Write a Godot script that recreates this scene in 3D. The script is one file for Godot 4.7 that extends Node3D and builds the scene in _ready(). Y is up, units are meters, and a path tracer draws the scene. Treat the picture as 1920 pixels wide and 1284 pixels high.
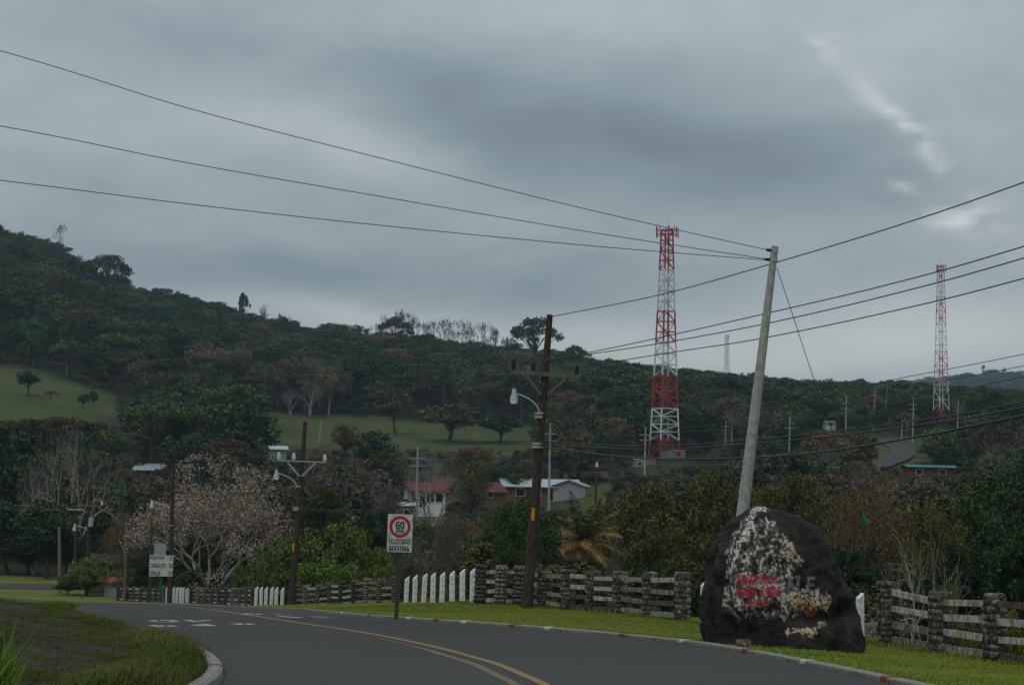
extends Node3D
# A country road bending down into a wooded valley under an overcast sky.
# Metres, y up, the camera looks down -z; "depth" below means -z.

const F := 2870.0                    # focal length in pixels of a 1920 x 1284 picture
const EYE := Vector3(0, 2.0, 0)
var cam_basis: Basis
var taken := {}
var rng := RandomNumberGenerator.new()
var noise := FastNoiseLite.new()
var noise2 := FastNoiseLite.new()
var M := {}                          # materials
var T := {}                          # tree kinds: {trunk, crown, h, w}

# ------------------------------------------------------------------ mesh builder
class MB:
	var v := PackedVector3Array()
	var n := PackedVector3Array()
	var c := PackedColorArray()
	var uv := PackedVector2Array()
	var ix := PackedInt32Array()
	func vert(p: Vector3, nn: Vector3, col: Color, t := Vector2.ZERO) -> int:
		v.append(p); n.append(nn); c.append(col); uv.append(t)
		return v.size() - 1
	func tri3(a: int, b: int, d: int) -> void:      # counter-clockwise seen from outside
		ix.append(a); ix.append(d); ix.append(b)
	func quad(a: Vector3, b: Vector3, d: Vector3, e: Vector3, col := Color.WHITE) -> void:
		var nn := (b - a).cross(d - a)
		if nn.length_squared() < 1e-14:
			nn = (d - a).cross(e - a)
		nn = nn.normalized()
		var i := v.size()
		vert(a, nn, col, Vector2(0, 0)); vert(b, nn, col, Vector2(1, 0)); vert(d, nn, col, Vector2(1, 1)); vert(e, nn, col, Vector2(0, 1))
		tri3(i, i + 1, i + 2); tri3(i, i + 2, i + 3)
	func tri(a: Vector3, b: Vector3, d: Vector3, col := Color.WHITE) -> void:
		var nn := (b - a).cross(d - a).normalized()
		var i := v.size()
		vert(a, nn, col); vert(b, nn, col); vert(d, nn, col)
		tri3(i, i + 1, i + 2)
	func box(x: Transform3D, s: Vector3, col := Color.WHITE) -> void:
		var h := s * 0.5
		var p := []
		for k in 8:
			p.append(x * Vector3(h.x if k & 1 else -h.x, h.y if k & 2 else -h.y, h.z if k & 4 else -h.z))
		quad(p[0], p[2], p[3], p[1], col); quad(p[4], p[5], p[7], p[6], col)
		quad(p[0], p[4], p[6], p[2], col); quad(p[1], p[3], p[7], p[5], col)
		quad(p[2], p[6], p[7], p[3], col); quad(p[0], p[1], p[5], p[4], col)
	func tube(pts: Array, radii: Array, sides := 6, col := Color.WHITE, cap := true) -> void:
		var prev := Vector3.ZERO
		var first := v.size()
		var up := Vector3.ZERO
		for k in pts.size():
			var d: Vector3 = (pts[mini(k + 1, pts.size() - 1)] - pts[maxi(k - 1, 0)]).normalized()
			if up == Vector3.ZERO:
				up = d.cross(Vector3.RIGHT if absf(d.x) < 0.8 else Vector3.BACK).normalized()
			else:
				up = (up - d * up.dot(d)).normalized()
			var sd := d.cross(up)
			for j in sides:
				var a := TAU * j / sides
				var nn := up * cos(a) + sd * sin(a)
				vert(pts[k] + nn * float(radii[k]), nn, col, Vector2(float(j) / sides, k))
			if k > 0:
				for j in sides:
					var a0 := first + (k - 1) * sides + j
					var a1 := first + (k - 1) * sides + (j + 1) % sides
					tri3(a0, a1, a1 + sides); tri3(a0, a1 + sides, a0 + sides)
		if cap:
			var e := first + (pts.size() - 1) * sides
			var dd: Vector3 = (pts[-1] - pts[-2]).normalized()
			var ci := vert(pts[-1], dd, col)
			var ring := []
			for j in sides:
				ring.append(vert(v[e + j], dd, col))
			for j in sides:
				tri3(ci, ring[j], ring[(j + 1) % sides])
			var ci2 := vert(pts[0], -dd, col)
			var ring2 := []
			for j in sides:
				ring2.append(vert(v[first + j], -dd, col))
			for j in sides:
				tri3(ci2, ring2[(j + 1) % sides], ring2[j])
	func leaf(p: Vector3, along: Vector3, across: Vector3, l: float, w: float, col: Color) -> void:
		var nn := across.cross(along).normalized()
		var i := v.size()
		vert(p - along * l * 0.5, nn, col); vert(p + across * w * 0.5, nn, col); vert(p + along * l * 0.5, nn, col); vert(p - across * w * 0.5, nn, col)
		tri3(i, i + 1, i + 2); tri3(i, i + 2, i + 3)
	func mesh() -> ArrayMesh:
		var a := []
		a.resize(Mesh.ARRAY_MAX)
		a[Mesh.ARRAY_VERTEX] = v; a[Mesh.ARRAY_NORMAL] = n; a[Mesh.ARRAY_COLOR] = c; a[Mesh.ARRAY_TEX_UV] = uv; a[Mesh.ARRAY_INDEX] = ix
		var m := ArrayMesh.new()
		m.add_surface_from_arrays(Mesh.PRIMITIVE_TRIANGLES, a)
		return m

# ------------------------------------------------------------------ naming helpers
func numbered(s: String) -> String:
	if not taken.has(s):
		taken[s] = 0
		return s
	taken[s] += 1
	return "%s_%03d" % [s, taken[s]]

func tag(o: Node, label: String, category: String, group := "", kind := "") -> Node:
	o.set_meta("label", label)
	if category: o.set_meta("category", category)
	if group: o.set_meta("group", group)
	if kind: o.set_meta("kind", kind)
	return o

func thing(called: String, label: String, category: String, at := Vector3.ZERO, group := "") -> Node3D:
	var o := Node3D.new()
	o.name = numbered(called)
	add_child(o)
	o.position = at
	tag(o, label, category, group)
	return o

func part(parent: Node, called: String, mesh: Mesh, m: Material, x := Transform3D.IDENTITY) -> MeshInstance3D:
	var o := MeshInstance3D.new()
	o.name = called if parent != self else numbered(called)
	o.mesh = mesh
	o.material_override = m
	parent.add_child(o, true)
	o.transform = x
	return o

func structure(called: String, mesh: Mesh, m: Material, label := "") -> MeshInstance3D:
	var o := part(self, called, mesh, m)
	o.set_meta("kind", "structure")
	if label: o.set_meta("label", label)
	return o

# a bar from a to b in the thing's own space
func bar(a: Vector3, b: Vector3, wide: float, deep := -1.0) -> Transform3D:
	var d := b - a
	var y := d.normalized()
	var x := y.cross(Vector3.BACK if absf(y.z) < 0.9 else Vector3.RIGHT).normalized()
	var z := x.cross(y)
	if deep < 0.0: deep = wide
	return Transform3D(Basis(x * wide, d, z * deep), (a + b) * 0.5)

var unit_box: Mesh
var unit_rod: Mesh

# ------------------------------------------------------------------ colour and texture helpers
func lin(r: float, g: float, b: float) -> Color:
	return Color(r, g, b).linear_to_srgb()

func mat(r: float, g: float, b: float, rough := 0.9, metal := 0.0) -> StandardMaterial3D:
	var m := StandardMaterial3D.new()
	m.albedo_color = lin(r, g, b)
	m.roughness = rough
	m.metallic = metal
	m.metallic_specular = 0.35
	return m

# a tileable colour texture: noise mapped through a ramp of linear colours
func ramp_tex(sd: int, freq: float, octaves: int, size: Vector2i, stops: Array, contrast := 1.0, kind := FastNoiseLite.TYPE_SIMPLEX_SMOOTH, second := 0.0, second_freq := 0.2) -> ImageTexture:
	var fn := FastNoiseLite.new()
	fn.seed = sd; fn.frequency = freq; fn.noise_type = kind
	fn.fractal_type = FastNoiseLite.FRACTAL_FBM; fn.fractal_octaves = octaves
	var im := fn.get_seamless_image(size.x, size.y)
	im.convert(Image.FORMAT_L8)
	var fine: Image = null
	if second > 0.0:
		fn.seed = sd + 77; fn.frequency = second_freq; fn.fractal_octaves = 2
		fine = fn.get_seamless_image(size.x, size.y)
		fine.convert(Image.FORMAT_L8)
	var out := Image.create(size.x, size.y, false, Image.FORMAT_RGB8)
	for y in size.y:
		for x in size.x:
			var k := (im.get_pixel(x, y).r - 0.5) * contrast + 0.5
			if fine: k += (fine.get_pixel(x, y).r - 0.5) * second
			k = clampf(k, 0.0, 0.999) * (stops.size() - 1)
			var i := int(k)
			out.set_pixel(x, y, (stops[i] as Color).lerp(stops[i + 1], k - i))
	return ImageTexture.create_from_image(out)

func textured(tex: Texture2D, scale: Vector3, rough := 0.9, world := false) -> StandardMaterial3D:
	var m := StandardMaterial3D.new()
	m.albedo_texture = tex
	m.roughness = rough
	m.metallic_specular = 0.3
	m.uv1_triplanar = true
	m.uv1_world_triplanar = world
	m.uv1_scale = scale
	return m

# ------------------------------------------------------------------ where things stand
# the point at that depth which a 1920 x 1284 view shows at (px, py)
func P(px: float, py: float, depth: float) -> Vector3:
	var r := cam_basis * Vector3((px - 960.0) / F, (642.0 - py) / F, -1.0)
	return EYE + r * (depth / -r.z)

func X(px: float, depth: float) -> float:
	return P(px, 900.0, depth).x

func piecewise(xs: Array, ys: Array, x: float) -> float:
	if x <= xs[0]: return ys[0]
	for i in range(1, xs.size()):
		if x <= xs[i]:
			return lerpf(ys[i - 1], ys[i], (x - xs[i - 1]) / (xs[i] - xs[i - 1]))
	return ys[-1]

# the road falls away from the camera
const ROAD_D := [-80.0, 0.0, 12.5, 17.5, 22.0, 27.0, 30.0, 32.5, 34.8, 38.0, 44.0, 55.0, 64.0, 90.0, 105.0, 119.0, 127.0, 150.0, 400.0]
const ROAD_Y := [6.5, 0.95, 0.13, -0.21, -0.51, -0.81, -0.99, -1.13, -1.26, -1.46, -1.9, -2.75, -3.5, -5.64, -6.87, -8.03, -8.67, -9.6, -9.8]
func road_y(d: float) -> float:
	return piecewise(ROAD_D, ROAD_Y, d)

# (x, depth) of the road's right edge, left edge, middle line and of the fence line
const EDGE_R := [[4.3, -60.0], [4.5, 0.0], [4.55, 10.0], [4.5, 14.0], [4.43, 17.6], [4.17, 22.0], [3.45, 26.95], [2.3, 30.15], [1.02, 32.5], [-0.84, 35.5], [-2.8, 38.6], [-4.68, 43.95], [-6.1, 49.5], [-7.6, 56.0], [-9.91, 64.0], [-13.2, 77.0], [-17.03, 90.0], [-22.77, 105.0], [-30.7, 119.0], [-37.2, 127.0], [-44.0, 132.0], [-60.0, 138.0], [-110.0, 146.0]]
const EDGE_L := [[-2.9, -60.0], [-2.7, 0.0], [-2.5, 9.0], [-2.62, 13.2], [-3.0, 16.6], [-3.8, 20.15], [-4.9, 23.9], [-5.6, 25.6], [-6.5, 27.8], [-7.9, 31.0], [-9.3, 34.6], [-11.0, 39.5], [-12.5, 45.0], [-14.4, 53.0], [-16.5, 61.5], [-19.5, 74.0], [-23.8, 87.0], [-29.3, 100.5], [-36.5, 113.0], [-42.3, 120.0], [-48.0, 124.0], [-62.0, 129.5], [-110.0, 138.0]]   # each point across the road from one of EDGE_R
const MIDDLE := [[0.9, 4.0], [0.75, 10.0], [0.62, 13.5], [0.41, 16.3], [0.2, 17.95], [-0.07, 19.95], [-0.36, 21.45], [-0.8, 23.4], [-1.3, 25.25], [-2.25, 28.35], [-3.3, 31.1], [-4.38, 33.5], [-5.7, 36.8], [-7.1, 41.0], [-9.1, 48.2], [-11.6, 57.0], [-15.4, 70.5], [-19.6, 84.0], [-25.0, 99.0], [-32.0, 112.0], [-38.0, 120.5]]
const FENCE := [[-40.0, 230.0], [-39.0, 165.0], [-37.2, 142.0], [-31.1, 127.0], [-26.1, 120.0], [-22.8, 114.0], [-15.9, 99.5], [-12.4, 93.0], [-8.4, 81.0], [-4.8, 69.0], [-2.7, 60.0], [-1.1, 53.0], [-0.1, 51.5], [1.3, 51.0], [3.4, 45.5], [4.6, 40.0], [6.3, 35.5], [7.9, 33.0], [8.7, 31.0], [9.15, 29.0], [9.6, 27.0], [10.4, 20.0], [10.8, 0.0], [10.8, -60.0]]
const FENCE_OFF_D := [27.0, 29.0, 32.0, 38.5, 43.5, 49.0, 51.0, 53.0, 58.0, 66.0, 78.0, 87.0, 94.0, 99.0, 110.0, 127.0, 140.0]
const FENCE_OFF := [-0.33, -0.3, -0.25, 0.0, 0.08, 0.19, 0.3, 0.36, 0.27, 0.28, 0.21, 0.04, -0.1, -0.12, 0.02, 0.08, 0.1]

# signed distance to a polyline of (x, depth) points; positive on its right going along it
func side(line: Array, x: float, d: float) -> float:
	var best := 1e9
	var out := 0.0
	for i in line.size() - 1:
		var ax: float = line[i][0]
		var ad: float = line[i][1]
		var bx: float = line[i + 1][0] - ax
		var bd: float = line[i + 1][1] - ad
		var t := clampf(((x - ax) * bx + (d - ad) * bd) / (bx * bx + bd * bd), 0.0, 1.0)
		var ex := x - ax - bx * t
		var ed := d - ad - bd * t
		var q := ex * ex + ed * ed
		if q < best - 1e-9:
			best = q
			out = sqrt(q) * (1.0 if bd * (x - ax) - bx * (d - ad) > 0.0 else -1.0)
	return out

# rows of the picture at which the ground lies, by depth, for nine columns of the picture
const COLS := [-900.0, 0.0, 300.0, 600.0, 960.0, 1300.0, 1600.0, 1920.0, 2800.0]
const LAND := [
	[55.0, 1300, 1300, 1300, 1300, 1260, 1230, 1230, 1230, 1230],
	[75.0, 1200, 1200, 1230, 1240, 1225, 1205, 1190, 1190, 1190],
	[100.0, 1130, 1130, 1170, 1180, 1180, 1160, 1140, 1140, 1140],
	[150.0, 1095, 1098, 1110, 1110, 1105, 1100, 1085, 1085, 1085],
	[180.0, 1050, 1066, 1075, 1070, 1065, 1055, 1040, 1040, 1040],
	[220.0, 940, 970, 1010, 1015, 1020, 1005, 985, 985, 985],
	[260.0, 860, 895, 945, 965, 968, 940, 930, 945, 950],
	[290.0, 820, 842, 900, 925, 943, 895, 905, 925, 930],
	[340.0, 775, 788, 845, 868, 885, 852, 876, 895, 900],
	[400.0, 690, 712, 785, 830, 845, 828, 842, 855, 860],
	[430.0, 660, 692, 760, 810, 828, 815, 825, 822, 830],
	[480.0, 610, 655, 730, 785, 800, 800, 805, 800, 810],
	[530.0, 570, 620, 705, 760, 780, 785, 792, 792, 800],
	[600.0, 510, 570, 672, 722, 745, 768, 780, 785, 790],
	[700.0, 450, 522, 634, 686, 712, 752, 778, 784, 788],
	[800.0, 415, 486, 606, 670, 712, 756, 782, 788, 790],
	[950.0, 440, 500, 620, 690, 740, 785, 800, 800, 800],
	[1400.0, 600, 650, 740, 780, 800, 810, 810, 810, 810],
	[1900.0, 640, 690, 760, 780, 790, 790, 780, 752, 720],
	[2300.0, 650, 690, 755, 770, 775, 770, 755, 728, 700],
	[3000.0, 760, 780, 800, 800, 800, 800, 800, 790, 780]]

func land(x: float, d: float) -> float:
	d = maxf(d, 55.0)
	var px := clampf(960.0 + x / d * F, -899.0, 2799.0)
	var j := 0
	while px > COLS[j + 1]: j += 1
	var tx: float = (px - COLS[j]) / (COLS[j + 1] - COLS[j])
	tx = tx * tx * (3.0 - 2.0 * tx)
	var i := 0
	while i < LAND.size() - 2 and d > LAND[i + 1][0]: i += 1
	var d0: float = LAND[i][0]
	var d1: float = LAND[i + 1][0]
	var row0: float = lerpf(LAND[i][j + 1], LAND[i][j + 2], tx)
	var row1: float = lerpf(LAND[i + 1][j + 1], LAND[i + 1][j + 2], tx)
	var flat := 900.0 + (px - 960.0) * 0.021
	return EYE.y + lerpf((flat - row0) * d0, (flat - row1) * d1, clampf((d - d0) / (d1 - d0), 0.0, 1.0)) / F

func ground(x: float, d: float) -> float:
	if d > 200.0 or absf(x) > 160.0:
		return land(x, d)
	var near := road_y(d)
	var q := -side(FENCE, x, d)             # above 0 beyond the fence
	var s := side(EDGE_R, x, d)
	if s > 0.0 and d > -50.0:
		var w := clampf(s / maxf(s + maxf(-q, 0.0), 0.01), 0.0, 1.0)
		near += piecewise(FENCE_OFF_D, FENCE_OFF, d) * w + 0.05 * smoothstep(0.1, 0.8, s)
		near += noise.get_noise_2d(x * 6.0, d * 6.0) * 0.05 * smoothstep(0.2, 1.5, s) * (1.0 - w * 0.7)
	else:
		var u := -side(EDGE_L, x, d)
		if u > 0.0:
			var k := 1.0 - smoothstep(34.0, 62.0, d)
			near += (0.02 + (0.10 * smoothstep(0.15, 0.7, u) + 0.3 * smoothstep(0.6, 4.0, u)) * k + noise.get_noise_2d(x * 9.0, d * 9.0) * 0.13 * smoothstep(0.3, 2.0, u) * k)
			near += noise2.get_noise_2d(x * 30.0, d * 30.0) * 0.05 * smoothstep(0.3, 1.0, u) * k
	if q > 0.6:
		near = maxf(near - (q - 0.6) * 0.33, minf(land(x, d), near)) + noise.get_noise_2d(x * 4.0, d * 4.0) * 0.25 * smoothstep(0.6, 3.0, q)
	return lerpf(near, land(x, d), smoothstep(165.0, 200.0, d))

# a smooth run of (x, depth) points through a polyline
func smooth_line(line: Array, steps: int) -> PackedVector2Array:
	var out := PackedVector2Array()
	for i in line.size() - 1:
		var a := Vector2(line[maxi(i - 1, 0)][0], line[maxi(i - 1, 0)][1])
		var b := Vector2(line[i][0], line[i][1])
		var c := Vector2(line[i + 1][0], line[i + 1][1])
		var e := Vector2(line[mini(i + 2, line.size() - 1)][0], line[mini(i + 2, line.size() - 1)][1])
		for k in steps:
			var t := float(k) / steps
			out.append(b + (c - a) * 0.5 * t + (a - b * 2.5 + c * 2.0 - e * 0.5) * t * t + (b * 1.5 - a * 0.5 - c * 1.5 + e * 0.5) * t * t * t)
	out.append(Vector2(line[-1][0], line[-1][1]))
	return out

# sweep a cross-section [[across, up], ...] along a line of (x, depth) points lying on the road's surface; across grows to the right
func sweep(line: PackedVector2Array, profile: Array) -> MB:
	var b := MB.new()
	var rows := []
	for i in line.size():
		var d := (line[mini(i + 1, line.size() - 1)] - line[maxi(i - 1, 0)]).normalized()
		var r := Vector2(d.y, -d.x)
		var row := []
		for q in profile:
			var p: Vector2 = line[i] + r * float(q[0])
			row.append(Vector3(p.x, road_y(line[i].y) + float(q[1]), -p.y))
		rows.append(row)
	for i in rows.size() - 1:
		for k in profile.size() - 1:
			b.quad(rows[i][k], rows[i][k + 1], rows[i + 1][k + 1], rows[i + 1][k])
	return b

func cut(line: PackedVector2Array, d0: float, d1: float) -> PackedVector2Array:
	var out := PackedVector2Array()
	for p in line:
		if p.y >= d0 and p.y <= d1: out.append(p)
	return out

# ------------------------------------------------------------------ sky
# brightness of the cloud layer towards azimuth a and elevation e (degrees, a = 0 is where the camera looks)
var sky_noise := FastNoiseLite.new()
# soft lumps of the cloud layer: [column, row, half width, half height, tilt in degrees, strength]
const LUMPS := [
	[300, 70, 520, 75, 6, -0.055], [1200, 240, 420, 110, 8, -0.11], [1500, 330, 260, 70, 6, -0.06], [900, 230, 200, 80, 30, -0.04],
	[480, 190, 330, 60, 8, 0.035], [700, 270, 200, 50, 14, 0.04], [1050, 60, 300, 90, 0, 0.03], [1700, 60, 300, 130, 0, 0.035],
	[850, 520, 420, 45, 2, -0.065], [250, 500, 260, 60, -4, -0.04], [1250, 490, 260, 40, 4, -0.03], [200, 340, 260, 70, 6, -0.02],
	[1350, 640, 560, 80, 2, 0.1], [650, 588, 260, 24, 3, 0.07], [1800, 640, 300, 80, 0, 0.07], [1000, 630, 300, 40, 2, 0.04], [1850, 300, 130, 130, 30, 0.02],
	[1730, 280, 90, 24, 52, 0.07], [1800, 410, 60, 28, 10, 0.09], [1550, 95, 45, 26, -10, 0.06], [1650, 190, 70, 20, 50, 0.05], [1700, 350, 40, 16, 30, 0.06]]
var lumps := []

func cloud(a: float, e: float) -> float:
	var ra := deg_to_rad(a)
	var re := deg_to_rad(e)
	var dir := Vector3(sin(ra) * cos(re), sin(re), -cos(ra) * cos(re))
	var q := Vector3(dir.x, dir.y * 2.4, dir.z)
	var wx := sky_noise.get_noise_3d(q.x * 130.0, q.y * 130.0 + 70.0, q.z * 130.0)
	var wy := sky_noise.get_noise_3d(q.x * 130.0 + 300.0, q.y * 130.0, q.z * 130.0)
	var coarse := sky_noise.get_noise_3d(q.x * 60.0 + wx * 9.0, q.y * 60.0 + wy * 9.0, q.z * 60.0 + 40.0)
	var fine := sky_noise.get_noise_3d(q.x * 420.0 + wy * 30.0, q.y * 420.0 + wx * 30.0, q.z * 420.0)
	var finest := sky_noise.get_noise_3d(q.x * 1300.0, q.y * 1300.0 + wx * 60.0, q.z * 1300.0)
	var rise := maxf(sin(re), 0.0)
	var k := 0.335 * (1.0 + 1.6 * rise)
	var v := coarse * 0.06 + fine * 0.034 + finest * 0.008
	var away := absf(wrapf(a, -180.0, 180.0))
	if away < 30.0 and e < 30.0:
		var aa := a + wx * 1.1
		var ee := e + wy * 0.9
		for l in lumps:
			var dx: float = aa - l[0]
			var dy: float = ee - l[1]
			if absf(dx) > 16.0: continue
			var u: float = (dx * l[4] + dy * l[5]) / l[2]
			var w: float = (dy * l[4] - dx * l[5]) / l[3]
			var g := u * u + w * w
			if g < 6.0:
				var amp: float = l[6]
				if amp > 0.055 and l[2] < 2.2:
					amp *= clampf(0.7 + finest * 3.4 + fine * 1.5, 0.0, 2.2)
				v += amp * exp(-g)
	return k + v * (1.15 + rise)

func make_sky() -> Sky:
	sky_noise.seed = 11; sky_noise.frequency = 0.02
	sky_noise.fractal_type = FastNoiseLite.FRACTAL_FBM; sky_noise.fractal_octaves = 4
	for l in LUMPS:
		var r := P(l[0], l[1], 100.0) - EYE
		lumps.append([rad_to_deg(atan2(r.x, -r.z)), rad_to_deg(asin(r.normalized().y)), l[2] / 50.0, l[3] / 50.0, cos(deg_to_rad(l[4])), -sin(deg_to_rad(l[4])), l[5]])
	var w := 4096
	var h := 2048
	var im := Image.create(w, h, false, Image.FORMAT_RGBF)
	im.fill(Color(0.10, 0.11, 0.10))
	var y := 0
	while y < h / 2 + 24:
		var e := 90.0 - (y + 0.5) * 180.0 / h
		var block_y := 2 if e < 24.0 else 8
		var x := 0
		while x < w:
			var a := wrapf((x + 0.5) * 360.0 / w, -180.0, 180.0)   # the panorama's seam lies along -z
			var block := 2 if absf(a) < 26.0 and block_y == 2 else 8
			var k := cloud(a + 180.0 / w * (block - 1), maxf(e, 0.0))
			# grey cloud, bluer where it is thick, paler where it thins
			var thin := clampf((k / (0.335 * (1.0 + 1.6 * maxf(sin(deg_to_rad(e)), 0.0))) - 0.75) * 2.0, 0.0, 1.3)
			im.fill_rect(Rect2i(x, y, block, block_y), Color(k * lerpf(0.77, 0.92, thin), k * lerpf(0.965, 1.03, thin), k * lerpf(1.08, 1.05, thin)))
			x += block
		y += block_y
	var p := PanoramaSkyMaterial.new()
	p.panorama = ImageTexture.create_from_image(im)
	var s := Sky.new()
	s.sky_material = p
	return s

# ------------------------------------------------------------------ materials
func make_materials() -> void:
	var b := BoxMesh.new()
	b.size = Vector3.ONE
	unit_box = b
	var c := CylinderMesh.new()
	c.top_radius = 0.5; c.bottom_radius = 0.5; c.height = 1.0; c.radial_segments = 8; c.rings = 1
	unit_rod = c
	M.asphalt = textured(ramp_tex(3, 0.35, 3, Vector2i(512, 512), [lin(0.046, 0.045, 0.046), lin(0.062, 0.061, 0.061), lin(0.088, 0.086, 0.085)], 1.3), Vector3(0.5, 0.5, 0.5), 0.88, true)
	M.asphalt.vertex_color_use_as_albedo = true
	M.asphalt.metallic_specular = 0.12
	M.ground = textured(ramp_tex(5, 0.05, 5, Vector2i(512, 512), [lin(0.45, 0.45, 0.42), lin(0.8, 0.8, 0.75), lin(1, 1, 1)], 1.5, FastNoiseLite.TYPE_SIMPLEX_SMOOTH, 0.5), Vector3(0.33, 0.33, 0.33), 1.0, true)
	M.ground.vertex_color_use_as_albedo = true
	M.kerb = textured(ramp_tex(8, 0.06, 4, Vector2i(256, 256), [lin(0.12, 0.11, 0.1), lin(0.19, 0.18, 0.165), lin(0.25, 0.24, 0.22)], 1.3, FastNoiseLite.TYPE_SIMPLEX_SMOOTH, 0.15), Vector3(1.1, 1.1, 1.1), 0.95, true)
	M.yellow_paint = textured(ramp_tex(9, 0.12, 4, Vector2i(256, 256), [lin(0.11, 0.095, 0.075), lin(0.24, 0.14, 0.058), lin(0.32, 0.18, 0.066)], 1.7, FastNoiseLite.TYPE_SIMPLEX_SMOOTH, 0.5), Vector3(1, 1, 1), 0.8, true)
	M.worn_yellow = textured(ramp_tex(10, 0.12, 4, Vector2i(256, 256), [lin(0.08, 0.078, 0.075), lin(0.14, 0.11, 0.07), lin(0.25, 0.165, 0.07)], 1.7, FastNoiseLite.TYPE_SIMPLEX_SMOOTH, 0.5), Vector3(1, 1, 1), 0.85, true)
	M.road_white = textured(ramp_tex(12, 0.12, 4, Vector2i(256, 256), [lin(0.09, 0.09, 0.09), lin(0.3, 0.3, 0.3), lin(0.44, 0.44, 0.43)], 1.9, FastNoiseLite.TYPE_SIMPLEX_SMOOTH, 0.5), Vector3(0.8, 0.8, 0.8), 0.85, true)
	M.worn_white = textured(ramp_tex(13, 0.12, 4, Vector2i(256, 256), [lin(0.08, 0.08, 0.082), lin(0.1, 0.1, 0.1), lin(0.3, 0.3, 0.3)], 1.9, FastNoiseLite.TYPE_SIMPLEX_SMOOTH, 0.5), Vector3(0.8, 0.8, 0.8), 0.85, true)
	M.red_mark = mat(0.17, 0.035, 0.04, 0.85)
	M.white_mark = mat(0.42, 0.42, 0.4, 0.85)
	M.wood_pole = textured(ramp_tex(21, 0.035, 5, Vector2i(256, 256), [lin(0.016, 0.011, 0.009), lin(0.05, 0.035, 0.028), lin(0.095, 0.072, 0.06)], 1.7, FastNoiseLite.TYPE_SIMPLEX_SMOOTH, 0.3), Vector3(3.0, 0.25, 3.0), 0.95)
	M.grey_wood = textured(ramp_tex(22, 0.035, 5, Vector2i(256, 256), [lin(0.06, 0.052, 0.045), lin(0.13, 0.115, 0.1), lin(0.2, 0.18, 0.16)], 1.7), Vector3(2.0, 0.4, 2.0), 0.95)
	M.tan_wood = textured(ramp_tex(23, 0.035, 5, Vector2i(256, 256), [lin(0.09, 0.075, 0.05), lin(0.17, 0.14, 0.1), lin(0.25, 0.21, 0.16)], 1.7), Vector3(2.0, 0.3, 2.0), 0.95)
	M.concrete = textured(ramp_tex(24, 0.03, 5, Vector2i(256, 256), [lin(0.22, 0.225, 0.21), lin(0.31, 0.315, 0.295), lin(0.4, 0.405, 0.38)], 1.5, FastNoiseLite.TYPE_SIMPLEX_SMOOTH, 0.3), Vector3(1.5, 0.5, 1.5), 0.9)
	M.far_concrete = mat(0.3, 0.3, 0.3, 0.9)
	M.galv = mat(0.32, 0.34, 0.36, 0.55, 0.3)
	M.lamp_shell = mat(0.5, 0.52, 0.54, 0.5)
	M.lamp_blue = mat(0.03, 0.09, 0.22, 0.5)
	M.lamp_glass = mat(0.62, 0.63, 0.6, 0.25)
	M.porcelain_brown = mat(0.03, 0.014, 0.01, 0.25)
	M.porcelain_white = mat(0.68, 0.68, 0.64, 0.35)
	M.yellow_tag = mat(0.5, 0.23, 0.02, 0.6)
	M.wire = mat(0.05, 0.052, 0.055, 0.6, 0.2)
	M.transformer = mat(0.34, 0.37, 0.37, 0.5, 0.2)
	M.sign_white = textured(ramp_tex(31, 0.02, 4, Vector2i(256, 256), [lin(0.34, 0.36, 0.31), lin(0.47, 0.49, 0.44), lin(0.53, 0.55, 0.5)], 1.6), Vector3(1, 1, 1), 0.6)
	M.sign_red = mat(0.34, 0.015, 0.025, 0.6)
	M.sign_black = mat(0.014, 0.014, 0.016, 0.7)
	M.sign_back = mat(0.30, 0.31, 0.31, 0.5, 0.3)
	M.green_post = mat(0.008, 0.085, 0.04, 0.6)
	M.olive_post = textured(ramp_tex(33, 0.03, 4, Vector2i(128, 128), [lin(0.035, 0.042, 0.026), lin(0.06, 0.07, 0.042)], 1.5), Vector3(2, 1, 2), 0.9)
	M.picket = textured(ramp_tex(34, 0.03, 5, Vector2i(256, 256), [lin(0.42, 0.43, 0.4), lin(0.68, 0.7, 0.67), lin(0.78, 0.8, 0.77)], 1.7, FastNoiseLite.TYPE_SIMPLEX_SMOOTH, 0.4), Vector3(2, 0.6, 2), 0.85)
	var mortar := [lin(0.035, 0.032, 0.028), lin(0.085, 0.078, 0.07), lin(0.15, 0.14, 0.125)]
	M.mortar = textured(ramp_tex(35, 0.04, 5, Vector2i(256, 256), mortar, 1.6), Vector3(1.5, 1.5, 1.5), 1.0)
	M.stones = []
	var tones := [[0.05, 0.045, 0.04], [0.085, 0.078, 0.07], [0.03, 0.027, 0.024], [0.13, 0.12, 0.105], [0.065, 0.052, 0.042]]
	for k in tones.size():
		var t: Array = tones[k]
		M.stones.append(textured(ramp_tex(40 + k, 0.05, 5, Vector2i(128, 128), [lin(t[0] * 0.45, t[1] * 0.45, t[2] * 0.45), lin(t[0], t[1], t[2]), lin(t[0] * 1.2, t[1] * 1.2, t[2] * 1.2), lin(0.26, 0.26, 0.235)], 1.6, FastNoiseLite.TYPE_SIMPLEX_SMOOTH, 0.15), Vector3(1.6, 1.6, 1.6), 1.0, true))
	M.rails = []
	var rails := [[[0.09, 0.075, 0.055], [0.24, 0.21, 0.165], [0.4, 0.37, 0.32]], [[0.035, 0.028, 0.018], [0.085, 0.068, 0.045], [0.15, 0.125, 0.09]], [[0.12, 0.1, 0.08], [0.36, 0.34, 0.3], [0.48, 0.46, 0.42]], [[0.05, 0.042, 0.03], [0.15, 0.125, 0.1], [0.34, 0.31, 0.27]]]
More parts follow.
